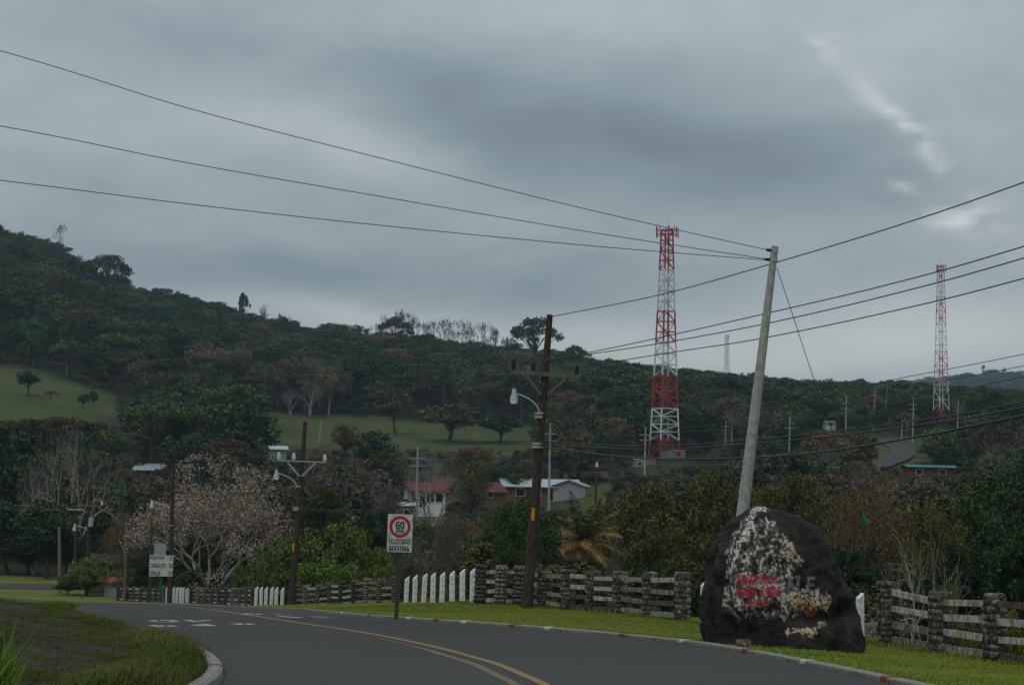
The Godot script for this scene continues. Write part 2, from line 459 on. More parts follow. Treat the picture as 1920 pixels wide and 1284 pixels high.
	for k in rails.size():
		var st := []
		for q in rails[k]: st.append(lin(q[0], q[1], q[2]))
		M.rails.append(textured(ramp_tex(50 + k, 0.03, 5, Vector2i(256, 256), st, 1.6, FastNoiseLite.TYPE_SIMPLEX_SMOOTH, 0.2), Vector3(0.9, 0.35, 0.9), 0.95, true))
	M.bark = textured(ramp_tex(60, 0.04, 5, Vector2i(256, 256), [lin(0.025, 0.02, 0.016), lin(0.065, 0.055, 0.045), lin(0.12, 0.105, 0.09)], 1.6), Vector3(1.5, 0.5, 1.5), 1.0)
	M.pale_bark = textured(ramp_tex(61, 0.04, 5, Vector2i(256, 256), [lin(0.15, 0.132, 0.112), lin(0.25, 0.23, 0.2), lin(0.36, 0.335, 0.3)], 1.6), Vector3(1.2, 0.4, 1.2), 1.0)
	M.leaf = StandardMaterial3D.new()
	M.leaf.vertex_color_use_as_albedo = true
	M.leaf.cull_mode = BaseMaterial3D.CULL_DISABLED
	M.leaf.roughness = 0.7
	M.leaf.metallic_specular = 0.25
	M.leaf_tints = [M.leaf]
	for t in [[0.78, 0.9, 0.85], [1.12, 1.02, 0.7], [0.62, 0.72, 0.7], [1.25, 0.92, 0.75], [1.0, 1.2, 0.8]]:
		var m: StandardMaterial3D = M.leaf.duplicate()
		m.albedo_color = lin(t[0], t[1], t[2])
		M.leaf_tints.append(m)
	M.tower_red = mat(0.36, 0.025, 0.022, 0.6)
	M.tower_white = mat(0.55, 0.56, 0.55, 0.6)
	M.antenna = mat(0.42, 0.34, 0.34, 0.6)
	M.wall_white = mat(0.6, 0.6, 0.57, 0.9)
	M.wall_wood = textured(ramp_tex(70, 0.03, 4, Vector2i(128, 128), [lin(0.1, 0.06, 0.035), lin(0.2, 0.125, 0.075)], 1.5), Vector3(1, 2, 1), 0.9)
	M.wall_grey = mat(0.24, 0.25, 0.25, 0.9)
	M.wall_red = mat(0.16, 0.045, 0.036, 0.9)
	M.roof_red = textured(ramp_tex(71, 0.03, 4, Vector2i(128, 128), [lin(0.07, 0.02, 0.019), lin(0.15, 0.034, 0.034)], 1.5), Vector3(0.6, 0.6, 0.6), 0.7)
	M.roof_metal = textured(ramp_tex(72, 0.03, 4, Vector2i(128, 128), [lin(0.26, 0.31, 0.34), lin(0.38, 0.44, 0.47)], 1.5), Vector3(0.6, 0.6, 0.6), 0.5)
	M.roof_dark = mat(0.045, 0.028, 0.029, 0.8)
	M.roof_orange = mat(0.2, 0.055, 0.03, 0.8)
	M.roof_green = mat(0.05, 0.15, 0.11, 0.7)
	M.window_dark = mat(0.012, 0.014, 0.016, 0.2)
	M.cone_green = mat(0.02, 0.17, 0.11, 0.6)
	M.soil = mat(0.05, 0.04, 0.035, 1.0)
	M.grass = StandardMaterial3D.new()
	M.grass.vertex_color_use_as_albedo = true
	M.grass.cull_mode = BaseMaterial3D.CULL_DISABLED
	M.grass.roughness = 0.8
	M.grass.metallic_specular = 0.2

# ------------------------------------------------------------------ the ground, as one sheet
func steps(from: float, to: float, first: float, grow: float) -> Array:
	var out := []
	var x := from
	var s := first
	while x < to:
		out.append(x)
		x += s
		s *= grow
	return out

var pasture_noise := FastNoiseLite.new()

func ground_color(x: float, d: float) -> Color:
	var px := 960.0 + x / maxf(d, 1.0) * F
	var n := noise.get_noise_2d(x * 3.0, d * 3.0)
	var n2 := noise2.get_noise_2d(x * 22.0, d * 22.0)
	var floor_col := Color(0.028, 0.026, 0.016).lerp(Color(0.035, 0.045, 0.018), clampf(n + 0.5, 0.0, 1.0))
	var meadow := Color(0.042, 0.07, 0.013).lerp(Color(0.085, 0.08, 0.028), clampf(0.45 + n * 1.3 + n2 * 0.5, 0.0, 1.0))
	if d > 300.0:
		if px < 225.0 + n * 30.0 and d > 335.0 and d < 438.0: return meadow
		if px > 505.0 and px < 1000.0 and d > 380.0 + n * 20.0 and d < 490.0 + n * 20.0: return meadow
		if px > 1640.0 and px < 1735.0 and d > 345.0 and d < 435.0: return meadow
		return floor_col
	if d > 200.0:
		if (px > 780.0 and px < 850.0) or (px > 1080.0 and px < 1150.0): return meadow
		return floor_col
	if d > 167.0: return floor_col
	var q := -side(FENCE, x, d)
	if q > 1.5 and d > 0.0:
		return floor_col.lerp(meadow, 0.25)
	var u := -side(EDGE_L, x, d)
	if u > 0.0 and d < 80.0:
		var soil := Color(0.022, 0.018, 0.016).lerp(Color(0.048, 0.041, 0.034), clampf(n2 * 1.5 + 0.5, 0.0, 1.0))
		var bare := clampf((bare_patch(x, d)) * 5.0, 0.0, 1.0)
		return Color(0.045, 0.052, 0.016).lerp(soil, bare)
	var s := side(EDGE_R, x, d)
	return Color(0.1, 0.14, 0.02).lerp(Color(0.15, 0.155, 0.032), clampf(0.4 + n * 1.2 + n2 * 0.6 - smoothstep(0.0, 1.0, -s), 0.0, 1.0))

# above 0 where the bank is bare soil
func bare_patch(x: float, d: float) -> float:
	var u := -side(EDGE_L, x, d)
	return noise2.get_noise_2d(x * 16.0 + d * 9.0 + 31.0, d * 26.0) * 1.9 + 0.13 - 0.9 * (1.0 - smoothstep(0.35, 1.1, u))

func make_ground() -> void:
	var xs := steps(45.0, 1700.0, 1.6, 1.09)
	xs.reverse()
	for i in xs.size(): xs[i] = -xs[i]
	xs.append_array(steps(-45.0 + 1.1, -16.0, 1.0, 1.0))
	xs.append_array(steps(-16.0, 12.0, 0.4, 1.0))
	xs.append_array(steps(12.0, 45.0, 0.9, 1.0))
	xs.append_array(steps(45.0, 1700.0, 1.6, 1.09))
	var ds := [-80.0, -60.0, -40.0, -25.0, -15.0, -8.0, -3.0]
	ds.append_array(steps(0.0, 11.0, 1.0, 1.0))
	ds.append_array(steps(11.0, 56.0, 0.4, 1.0))
	ds.append_array(steps(56.0, 150.0, 0.9, 1.0))
	ds.append_array(steps(150.0, 3000.0, 1.6, 1.035))
	var b := MB.new()
	var nx := xs.size()
	for d in ds:
		for x in xs:
			var y := ground(x, d)
			if d < 150.0 and d > -61.0 and x > -110.0 and x < 8.0:
				if side(EDGE_R, x, d) < 0.05 and side(EDGE_L, x, d) > -0.05: y -= 0.03
			b.vert(Vector3(x, y, -d), Vector3.UP, ground_color(x, d))
	for i in ds.size() - 1:
		for j in nx - 1:
			var k := i * nx + j
			b.tri3(k, k + 1, k + nx + 1); b.tri3(k, k + nx + 1, k + nx)
	for i in ds.size():
		for j in nx:
			var k := i * nx + j
			var e := b.v[i * nx + mini(j + 1, nx - 1)] - b.v[i * nx + maxi(j - 1, 0)]
			var f := b.v[mini(i + 1, ds.size() - 1) * nx + j] - b.v[maxi(i - 1, 0) * nx + j]
			b.n[k] = e.cross(f).normalized()
	structure("ground", b.mesh(), M.ground, "grassy verge, bank and valley floor rising to wooded hills")

func make_road() -> void:
	var r := smooth_line(EDGE_R, 8)
	var l := smooth_line(EDGE_L, 8)
	var b := MB.new()
	var across := 14
	for i in r.size():
		for k in across + 1:
			var t := float(k) / across
			var p := l[i].lerp(r[i], t)
			var n := noise.get_noise_2d(p.x * 2.0, p.y * 2.0) * 0.14 + noise2.get_noise_2d(p.x * 9.0, p.y * 9.0) * 0.05
			b.vert(Vector3(p.x, road_y(p.y) + 0.004, -p.y), Vector3.UP, Color(0.95 + n, 0.95 + n, 0.95 + n))
	for i in r.size() - 1:
		for k in across:
			var a := i * (across + 1) + k
			b.tri3(a, a + 1, a + across + 2); b.tri3(a, a + across + 2, a + across + 1)
	var road := structure("road", b.mesh(), M.asphalt, "grey asphalt road curving left and downhill")
	var mid := smooth_line(MIDDLE, 8)
	part(road, "yellow_line", sweep(cut(mid, 5, 78), [[-0.06, 0.009], [0.06, 0.009]]).mesh(), M.yellow_paint)
	part(road, "yellow_line", sweep(cut(mid, 78, 120), [[-0.06, 0.009], [0.06, 0.009]]).mesh(), M.worn_yellow)
	part(road, "yellow_line", sweep(cut(mid, 5, 30), [[-0.37, 0.009], [-0.26, 0.009]]).mesh(), M.worn_yellow)
	# letters on the two lanes, worn: strokes as rows and columns of the picture laid on the asphalt
	var strokes := [
		[[[283, 1165], [292, 1163], [320, 1163.5], [330, 1166]], M.road_white], [[[290, 1166.5], [326, 1166.8]], M.worn_white],
		[[[283, 1172], [298, 1175], [308, 1172.5], [328, 1175]], M.road_white],
		[[[349, 1162.5], [362, 1165.5], [391, 1163]], M.road_white], [[[362, 1173], [382, 1170.5], [400, 1174]], M.road_white], [[[372, 1173.5], [390, 1173]], M.road_white],
		[[[428, 1169], [446, 1169.5]], M.worn_white], [[[444, 1171.5], [456, 1168.8], [473, 1171.5]], M.road_white],
		[[[456, 1150.2], [466, 1152.2], [476, 1150.6], [488, 1152.5]], M.road_white],
		[[[515, 1151.2], [528, 1153.2], [546, 1152.4]], M.worn_white], [[[519, 1155], [540, 1157], [566, 1158]], M.road_white],
		[[[578, 1155], [596, 1156], [620, 1157.8]], M.worn_white], [[[584, 1157.5], [612, 1159]], M.worn_white]]
	for s in strokes:
		var pts := PackedVector2Array()
		for q in s[0]:
			pts.append(on_road(q[0], q[1]))
		var line := PackedVector2Array()
		for i in pts.size() - 1:
			for k in 4: line.append(pts[i].lerp(pts[i + 1], k / 4.0))
		line.append(pts[-1])
		part(road, "painted_letter", sweep(line, [[-0.085, 0.009], [0.085, 0.009]]).mesh(), s[1])
	# kerbs
	var kl := structure("left_kerb", sweep(cut(l, 3, 33), [[-0.19, -0.1], [-0.18, 0.085], [-0.15, 0.1], [-0.06, 0.1], [-0.02, 0.075], [0.0, -0.05]]).mesh(), M.kerb, "rounded concrete kerb below the grassy bank")
	for q in [17.0, 21.9]:
		part(kl, "red_mark", mark_on(l, q, [[-0.195, 0.06], [-0.185, 0.09], [-0.15, 0.105], [-0.06, 0.105], [-0.015, 0.08], [0.003, 0.01]], 0.06), M.red_mark)
	var kr := structure("right_kerb", sweep(cut(r, 3, 120), [[-0.005, -0.05], [0.0, 0.05], [0.02, 0.062], [0.17, 0.062], [0.19, 0.05], [0.2, -0.1]]).mesh(), M.kerb, "low concrete kerb between asphalt and mown verge")
	var marks := [[606, 1151, 0], [673, 1156, 1], [732, 1161, 0], [798, 1165, 1], [875, 1169, 0], [968, 1176, 1], [1059, 1182, 0], [1164, 1194, 1], [1281, 1206, 0], [1392, 1224, 1], [1522, 1246, 0], [1665, 1278, 1]]
	for m in marks:
		var p := on_road(m[0], m[1])
		part(kr, "white_mark" if m[2] == 0 else "red_mark", mark_on(r, p.y, [[-0.008, 0.01], [-0.004, 0.055], [0.02, 0.068], [0.17, 0.068], [0.195, 0.05]], 0.12), M.white_mark if m[2] == 0 else M.red_mark)
	# the side road on the valley floor at the far left
	var sr := MB.new()
	for i in 30:
		var x0 := -140.0 + i * 3.5
		var x1 := x0 + 3.5
		for k in 4:
			var d0 := 149.0 + k * 1.9
			sr.quad(Vector3(x0, ground(x0, d0) + 0.05, -d0), Vector3(x1, ground(x1, d0) + 0.05, -d0), Vector3(x1, ground(x1, d0 + 1.9) + 0.05, -d0 - 1.9), Vector3(x0, ground(x0, d0 + 1.9) + 0.05, -d0 - 1.9))
	structure("side_road", sr.mesh(), M.asphalt, "grey side road crossing the valley floor")
	# the road that climbs the hill on the right
	var hr := MB.new()
	var path := [[1618, 890, 318.0, 5.5], [1650, 872, 345.0, 6.0], [1680, 861, 365.0, 6.2], [1694, 851, 385.0, 6.2], [1688, 841, 404.0, 6.0], [1668, 835, 418.0, 6.0], [1648, 831, 430.0, 6.0]]
	var pl := []
	for q in path:
		pl.append([X(q[0], q[2]), q[2]])
	var sm := smooth_line(pl, 6)
	for i in sm.size() - 1:
		var d := (sm[i + 1] - sm[i]).normalized()
		var d2 := (sm[mini(i + 2, sm.size() - 1)] - sm[mini(i + 1, sm.size() - 2)]).normalized()
		var a := []
		for w in [-2.9, 0.0, 2.9]:
			var p := sm[i] + Vector2(d.y, -d.x) * float(w)
			var q := sm[i + 1] + Vector2(d2.y, -d2.x) * float(w)
			a.append([Vector3(p.x, maxf(ground(p.x, p.y), ground(sm[i].x, sm[i].y)) + 0.25, -p.y), Vector3(q.x, maxf(ground(q.x, q.y), ground(sm[i + 1].x, sm[i + 1].y)) + 0.25, -q.y)])
		for k in 2:
			hr.quad(a[k][0], a[k + 1][0], a[k + 1][1], a[k][1])
	structure("hill_road", hr.mesh(), M.asphalt, "grey road winding up the far hillside")

# where a picture position meets the road's surface, as (x, depth)
func on_road(px: float, py: float) -> Vector2:
	var d := 10.0
	while d < 130.0:
		var p := P(px, py, d)
		if p.y <= road_y(d) + 0.004: return Vector2(p.x, d)
		d += 0.02
	return Vector2(X(px, 130), 130)

func mark_on(line: PackedVector2Array, depth: float, profile: Array, half: float) -> Mesh:
	for i in line.size() - 1:
		if line[i + 1].y > depth and line[i].y > 0.0:
			var dir := (line[i + 1] - line[i]).normalized()
			var t := inverse_lerp(line[i].y, line[i + 1].y, depth)
			var c := line[i].lerp(line[i + 1], clampf(t, 0.0, 1.0))
			return sweep(PackedVector2Array([c - dir * half, c + dir * half]), profile).mesh()
	return BoxMesh.new()

# ------------------------------------------------------------------ plants
func rand_dir(r: RandomNumberGenerator) -> Vector3:
	var z := r.randf_range(-1.0, 1.0)
	var a := r.randf() * TAU
	var s := sqrt(1.0 - z * z)
	return Vector3(s * cos(a), z, s * sin(a))

func add_leaf(b: MB, r: RandomNumberGenerator, p: Vector3, size: float, col: Color, slim := 0.55, up := 0.7) -> void:
	var nn := (rand_dir(r) + Vector3.UP * up).normalized()
	var along := nn.cross(rand_dir(r)).normalized()
	var k := r.randf_range(0.7, 1.3)
	b.leaf(p, along, nn.cross(along), size * k, size * k * slim, col)

func pick(r: RandomNumberGenerator, cols: Array) -> Color:
	var a: Color = cols[r.randi() % cols.size()]
	var b := a * r.randf_range(1.05, 1.8)
	b.a = 1.0
	return b

# a leafy tree: clumps of leaves spread through the crown, limbs running out to them
func leafy(sd: int, o: Dictionary) -> Dictionary:
	var r := RandomNumberGenerator.new()
	r.seed = sd
	var h: float = o.h
	var rad: float = o.r
	var low: float = o.low
	var shape: String = o.get("shape", "round")
	var wood := MB.new()
	var crown := MB.new()
	var tr: float = o.get("trunk", h * 0.022)
	var lean := Vector3(r.randf_range(-0.06, 0.06) * h, 0, r.randf_range(-0.06, 0.06) * h)
	var fork := h * (low * 0.75 + 0.05)
	var top := Vector3(0, h * 0.75, 0) + lean
	wood.tube([Vector3(0, -0.6, 0), Vector3(0, h * 0.04, 0), Vector3(lean.x * 0.4, fork, lean.z * 0.4), top], [tr * 1.5, tr * 1.15, tr * 0.85, tr * 0.3], 7, Color.WHITE, false)
	var n: int = o.clumps
	for i in n:
		var c: Vector3
		var flat := 0.75
		if shape == "umbrella":
			var a := r.randf() * TAU
			var q := sqrt(r.randf()) * 0.92
			c = Vector3(cos(a) * q * rad, h * (low + (0.93 - low) * (1.0 - 0.5 * q * q)) + r.randf_range(-0.06, 0.03) * h, sin(a) * q * rad)
			flat = 0.42
		elif shape == "tall":
			var t := r.randf()
			var a := r.randf() * TAU
			var q := sqrt(r.randf()) * rad * lerpf(0.9, 0.45, t)
			c = Vector3(cos(a) * q, h * lerpf(low, 0.94, t), sin(a) * q)
		else:
			var dd := rand_dir(r) * pow(r.randf(), 0.4) * 0.86
			if dd.y < -0.2: dd.y *= 0.6
			c = Vector3(dd.x * rad, h * (low + 1.0) * 0.5 + dd.y * h * (1.0 - low) * 0.5, dd.z * rad)
		c += lean * 0.5
		var cr: float = rad * r.randf_range(o.get("cmin", 0.2), o.get("cmax", 0.36))
		var tone := r.randf_range(0.78, 1.22)
		for k in int(o.leaves):
			var off := rand_dir(r) * cr * pow(r.randf(), 0.45)
			off.y *= flat
			var col := pick(r, o.cols) * tone
			add_leaf(crown, r, c + off, o.leaf, col, o.get("slim", 0.55))
		if i % 2 == 0:
			var from := Vector3(lean.x * 0.4, lerpf(fork, h * 0.6, r.randf() * 0.6), lean.z * 0.4)
			var mid := from.lerp(c, 0.5) + Vector3(0, (c - from).length() * 0.06, 0) + rand_dir(r) * rad * 0.05
			wood.tube([from, mid, c], [tr * 0.45, tr * 0.28, tr * 0.08], 5, Color.WHITE, false)
	return {trunk = wood.mesh(), crown = crown.mesh(), h = h, w = rad * 2.0, bark = o.get("bark", "bark")}

# a branching skeleton; the ends of its twigs are collected in tips
func branch(b: MB, r: RandomNumberGenerator, p: Vector3, dir: Vector3, length: float, rad: float, depth: int, tips: Array, o: Dictionary) -> void:
	var mid := p + dir * length * 0.5 + rand_dir(r) * length * 0.07
	var end := p + dir * length + rand_dir(r) * length * 0.06
	var thin := rad * 0.68
	b.tube([p, mid, end], [rad, (rad + thin) * 0.5, thin], 6 if depth > 3 else (4 if depth > 1 else 3), Color.WHITE, false)
	if depth == 0:
		tips.append(end)
		return
	if depth <= 2: tips.append(mid.lerp(end, r.randf()))
	var kids: int = 3 if r.randf() < float(o.get("split", 0.55)) else 2
	for k in kids:
		var spread: float = o.get("spread", 0.62)
		var a := TAU * (k + r.randf() * 0.5) / kids
		var side_dir := dir.cross(Vector3.UP if absf(dir.y) < 0.95 else Vector3.RIGHT).normalized()
		var out := (side_dir * cos(a) + dir.cross(side_dir) * sin(a))
		var nd := (dir + out * spread * r.randf_range(0.7, 1.3) + Vector3.UP * float(o.get("lift", 0.1))).normalized()
		branch(b, r, end, nd, length * r.randf_range(0.66, 0.9), thin * (0.85 if kids == 2 else 0.75), depth - 1, tips, o)

func skeleton(sd: int, o: Dictionary) -> Dictionary:
	var r := RandomNumberGenerator.new()
	r.seed = sd
	var wood := MB.new()
	var tips := []
	var stems: int = o.get("stems", 1)
	for s in stems:
		var d := Vector3(r.randf_range(-0.12, 0.12), 1, r.randf_range(-0.12, 0.12))
		if stems > 1:
			d += Vector3(cos(TAU * s / stems), 0, sin(TAU * s / stems)) * float(o.get("open", 0.35))
		branch(wood, r, Vector3(0, -0.4, 0), d.normalized(), float(o.first), float(o.rad), int(o.depth), tips, o)
	var h := 0.0
	var w := 0.0
	for t in tips:
		h = maxf(h, t.y)
		w = maxf(w, Vector2(t.x, t.z).length())
	var out := {trunk = wood.mesh(), h = h, w = w * 1.8, bark = o.get("bark", "pale_bark"), crown = null}
	if o.has("cols"):
		var crown := MB.new()
		for t in tips:
			if r.randf() > float(o.get("share", 1.0)): continue
			var tone := r.randf_range(0.75, 1.25)
			for k in int(o.leaves):
				var p: Vector3 = t + rand_dir(r) * float(o.get("puff", 0.4)) * pow(r.randf(), 0.5)
				add_leaf(crown, r, p, o.leaf, pick(r, o.cols) * tone, o.get("slim", 0.55), o.get("up", 0.3))
		out.crown = crown.mesh()
	return out

func palm(sd: int, fronds: int, length: float, h: float, yellow: float) -> Dictionary:
	var r := RandomNumberGenerator.new()
	r.seed = sd
	var wood := MB.new()
	var crown := MB.new()
	var pts := []
	var rads := []
	for k in 9:
		var t := k / 8.0
		pts.append(Vector3(sin(t * 1.4) * h * 0.05, t * h - 0.3, 0))
		rads.append(lerpf(0.2, 0.12, t))
	wood.tube(pts, rads, 7)
	var head: Vector3 = pts[-1]
	for i in fronds:
		var a := TAU * i * 0.381966 + r.randf() * 0.3
		var rise := lerpf(1.25, -0.35, float(i) / fronds) + r.randf_range(-0.1, 0.1)
		var out := Vector3(cos(a), 0, sin(a))
		var l := length * r.randf_range(0.85, 1.1)
		var old := float(i) / fronds
		var p := head
		var dir := (out * cos(rise) + Vector3.UP * sin(rise)).normalized()
		for k in 14:
			var t := k / 13.0
			var col := Color(0.05, 0.075, 0.02).lerp(Color(0.27, 0.16, 0.045), clampf((old + t * 0.35 - 1.0 + yellow) * 1.8 + r.randf_range(-0.15, 0.15), 0.0, 1.0))
			if old > 0.85: col = Color(0.15, 0.085, 0.05)
			var nx := p + dir * l / 14.0
			var sd2 := dir.cross(Vector3.UP).normalized()
			crown.tube([p, nx], [0.025, 0.022], 3, col * 0.8, false)
			var ll := l * 0.24 * sin(PI * clampf(t * 0.85 + 0.13, 0.0, 1.0)) + 0.1
			for q in 3:
				for s in [-1.0, 1.0]:
					var lp: Vector3 = p.lerp(nx, q / 3.0)
					var ld: Vector3 = (sd2 * s + dir * 0.55 + Vector3.DOWN * r.randf_range(0.1, 0.6)).normalized()
					crown.leaf(lp + ld * ll * 0.5, ld, dir, ll, 0.06, col * r.randf_range(0.8, 1.2))
			p = nx
			dir = (dir + Vector3.DOWN * (0.04 + 0.07 * t)).normalized()
	return {trunk = wood.mesh(), crown = crown.mesh(), h = h + length * 0.7, w = length * 1.9, bark = "pale_bark"}

const GREEN := [Color(0.026, 0.046, 0.014), Color(0.036, 0.062, 0.018), Color(0.018, 0.032, 0.012)]
const DEEP := [Color(0.018, 0.032, 0.014), Color(0.026, 0.042, 0.018), Color(0.032, 0.046, 0.016)]
const OLIVE := [Color(0.045, 0.05, 0.015), Color(0.068, 0.068, 0.02), Color(0.03, 0.036, 0.012), Color(0.085, 0.07, 0.02)]
const LIME := [Color(0.06, 0.085, 0.016), Color(0.042, 0.062, 0.014), Color(0.09, 0.105, 0.028)]
const DRY := [Color(0.07, 0.055, 0.045), Color(0.055, 0.045, 0.036), Color(0.085, 0.068, 0.055)]
const RUST := [Color(0.115, 0.062, 0.026), Color(0.08, 0.05, 0.028), Color(0.1, 0.08, 0.04)]
const BLOOM := [Color(0.27, 0.19, 0.16), Color(0.19, 0.14, 0.12), Color(0.12, 0.1, 0.075)]
const GREY := [Color(0.06, 0.06, 0.038), Color(0.045, 0.048, 0.03), Color(0.08, 0.072, 0.05)]

func make_kinds() -> void:
	# near: small leaves
	T.green_a = leafy(101, {h = 8.0, r = 3.4, low = 0.2, clumps = 60, leaves = 190, leaf = 0.26, cols = GREEN})
	T.green_b = leafy(102, {h = 8.0, r = 3.4, low = 0.15, clumps = 54, leaves = 190, leaf = 0.24, cols = DEEP, cmin = 0.18, cmax = 0.32})
	T.olive_a = leafy(103, {h = 8.0, r = 3.6, low = 0.18, clumps = 80, leaves = 140, leaf = 0.24, cols = OLIVE, cmin = 0.14, cmax = 0.27, slim = 0.45})
	T.olive_b = leafy(104, {h = 8.0, r = 3.6, low = 0.22, clumps = 70, leaves = 150, leaf = 0.24, cols = OLIVE, cmin = 0.16, cmax = 0.28, slim = 0.45})
	T.lime_a = leafy(105, {h = 4.0, r = 2.4, low = 0.02, clumps = 64, leaves = 130, leaf = 0.2, cols = LIME, cmin = 0.16, cmax = 0.3})
	T.lime_b = leafy(106, {h = 4.0, r = 2.4, low = 0.02, clumps = 56, leaves = 130, leaf = 0.18, cols = LIME, cmin = 0.16, cmax = 0.3})
	T.scrub = skeleton(107, {first = 0.9, rad = 0.035, depth = 5, stems = 5, open = 0.5, lift = 0.15, cols = GREY, leaves = 7, leaf = 0.11, puff = 0.3, bark = "bark"})
	T.sparse_a = skeleton(108, {first = 2.0, rad = 0.09, depth = 6, stems = 1, lift = 0.18, spread = 0.55, cols = GREY, leaves = 14, leaf = 0.13, puff = 0.4, bark = "pale_bark"})
	T.sparse_b = skeleton(109, {first = 1.7, rad = 0.08, depth = 6, stems = 2, open = 0.25, lift = 0.2, spread = 0.5, cols = GREY, leaves = 13, leaf = 0.13, puff = 0.42, bark = "pale_bark"})
	T.rust = skeleton(110, {first = 1.9, rad = 0.13, depth = 6, stems = 3, open = 0.45, lift = 0.05, spread = 0.7, cols = RUST, leaves = 10, leaf = 0.14, puff = 0.42, bark = "bark"})
	T.bare_a = skeleton(111, {first = 1.5, rad = 0.15, depth = 5, stems = 2, open = 0.35, lift = 0.02, spread = 0.75, split = 0.5})
	T.bare_b = skeleton(112, {first = 2.0, rad = 0.24, depth = 7, stems = 2, open = 0.4, lift = 0.08, spread = 0.62, split = 0.4})
	T.bloom = skeleton(113, {first = 2.4, rad = 0.24, depth = 7, stems = 3, open = 0.55, lift = 0.06, spread = 0.6, split = 0.5, cols = BLOOM, leaves = 8, leaf = 0.16, puff = 0.28, share = 0.8})
	T.palm = palm(114, 30, 2.9, 5.0, 0.72)
	T.green_palm = palm(115, 20, 3.2, 6.0, 0.1)
	# far: larger leaves, fewer of them
	T.far_round_a = leafy(121, {h = 13.0, r = 5.2, low = 0.16, clumps = 44, leaves = 70, leaf = 0.62, cols = GREEN})
	T.far_round_b = leafy(122, {h = 12.0, r = 5.0, low = 0.12, clumps = 40, leaves = 70, leaf = 0.6, cols = DEEP})
	T.far_round_c = leafy(123, {h = 12.0, r = 5.2, low = 0.2, clumps = 46, leaves = 60, leaf = 0.58, cols = OLIVE, cmin = 0.15, cmax = 0.28})
	T.far_umbrella_a = leafy(124, {h = 13.0, r = 7.0, low = 0.5, clumps = 46, leaves = 70, leaf = 0.58, cols = GREEN, shape = "umbrella", cmin = 0.14, cmax = 0.26, trunk = 0.35})
	T.far_umbrella_b = leafy(125, {h = 13.0, r = 7.0, low = 0.45, clumps = 40, leaves = 70, leaf = 0.58, cols = DEEP, shape = "umbrella", cmin = 0.14, cmax = 0.26, trunk = 0.35})
	T.far_dry_a = leafy(126, {h = 12.0, r = 5.4, low = 0.25, clumps = 46, leaves = 60, leaf = 0.85, cols = DRY, slim = 0.16, bark = "pale_bark"})
	T.far_dry_b = leafy(127, {h = 12.0, r = 6.0, low = 0.4, clumps = 40, leaves = 60, leaf = 0.8, cols = [Color(0.085, 0.052, 0.028), Color(0.065, 0.048, 0.034), Color(0.075, 0.06, 0.042)], slim = 0.22, shape = "umbrella", cmin = 0.2, cmax = 0.34, bark = "pale_bark"})
	T.far_tall = leafy(128, {h = 16.0, r = 3.0, low = 0.5, clumps = 16, leaves = 50, leaf = 0.5, cols = DEEP, shape = "tall", cmin = 0.2, cmax = 0.34})
	T.wispy = skeleton(130, {first = 3.6, rad = 0.16, depth = 4, stems = 1, lift = 0.3, spread = 0.42, split = 0.3, cols = DEEP, leaves = 9, leaf = 0.42, puff = 0.8, bark = "bark"})
	T.wispy_b = skeleton(131, {first = 4.2, rad = 0.16, depth = 3, stems = 1, lift = 0.25, spread = 0.5, split = 0.6, cols = DEEP, leaves = 14, leaf = 0.42, puff = 0.9, bark = "bark"})
	T.far_bare = skeleton(129, {first = 3.2, rad = 0.28, depth = 5, stems = 2, open = 0.3, lift = 0.15, spread = 0.5, split = 0.7})

# a tree of that kind whose crown tops out at row "top" of the picture, "wide" pixels across, standing at that depth
func plant(kind: String, px: float, top: float, wide: float, depth: float, label: String, group := "", tint := 0, called := "", category := "tree") -> Node3D:
	var k: Dictionary = T[kind]
	var x := X(px, depth)
	var y := ground(x, depth)
	var h := maxf(P(px, top, depth).y - y, 1.0)
	var w := wide * depth / F
	if called == "":
		called = "bare_tree" if k.crown == null else ("palm_tree" if kind.contains("palm") else ("bush" if category == "bush" else "tree"))
	var o := thing(called, label, category, Vector3(x, y, -depth), group)
	var sw := w / float(k.w)
	var sh := h / float(k.h)
	o.transform = Transform3D(Basis(Vector3.UP, rng.randf() * TAU).scaled_local(Vector3(sw, sh, sw)), o.position)
	part(o, "trunk", k.trunk, M[k.bark])
	if k.crown:
		part(o, "crown", k.crown, M.leaf_tints[tint])
	return o

# boxes of the picture that nearer trees must leave open: [x0, x1, y0, y1, depth]
const OPEN := [[742, 836, 905, 952, 255.0], [925, 1095, 893, 945, 285.0], [1212, 1284, 690, 852, 325.0], [1652, 1714, 831, 870, 440.0], [-50, 205, 692, 778, 425.0], [512, 985, 780, 836, 485.0], [1750, 1786, 500, 790, 450.0], [-60, 122, 1072, 1130, 170.0], [256, 314, 864, 884, 300.0], [1712, 1788, 868, 878, 300.0], [1180, 1295, 846, 872, 320.0], [1040, 1148, 930, 1012, 115.0], [1690, 1700, 788, 812.2, 430.0], [1795, 1800, 750, 792.9, 430.0], [1583, 1590, 745, 796.15, 400.0], [1477, 1485, 780, 830.6, 350.0], [1357, 1366, 790, 826.3, 380.0], [1708, 1718, 745, 792.85, 420.0], [1637, 1645, 725, 756.9, 480.0], [730, 750, 740, 815, 430.0], [1205, 1214, 800, 855, 285.0], [1026, 1040, 793, 846.35, 255.0], [778, 786, 838, 905.1, 215.0], [900, 940, 880, 930, 260.0], [1092, 1135, 893, 912, 300.0], [1540, 1570, 785, 800, 420.0]]
const SKY_X := [-400, 0, 60, 200, 270, 330, 420, 520, 600, 700, 800, 900, 960, 1060, 1120, 1250, 1400, 1520, 1700, 1920, 2400]
const SKY_Y := [270, 418, 440, 478, 525, 545, 572, 592, 608, 610, 620, 632, 648, 662, 672, 690, 706, 716, 718, 735, 740]

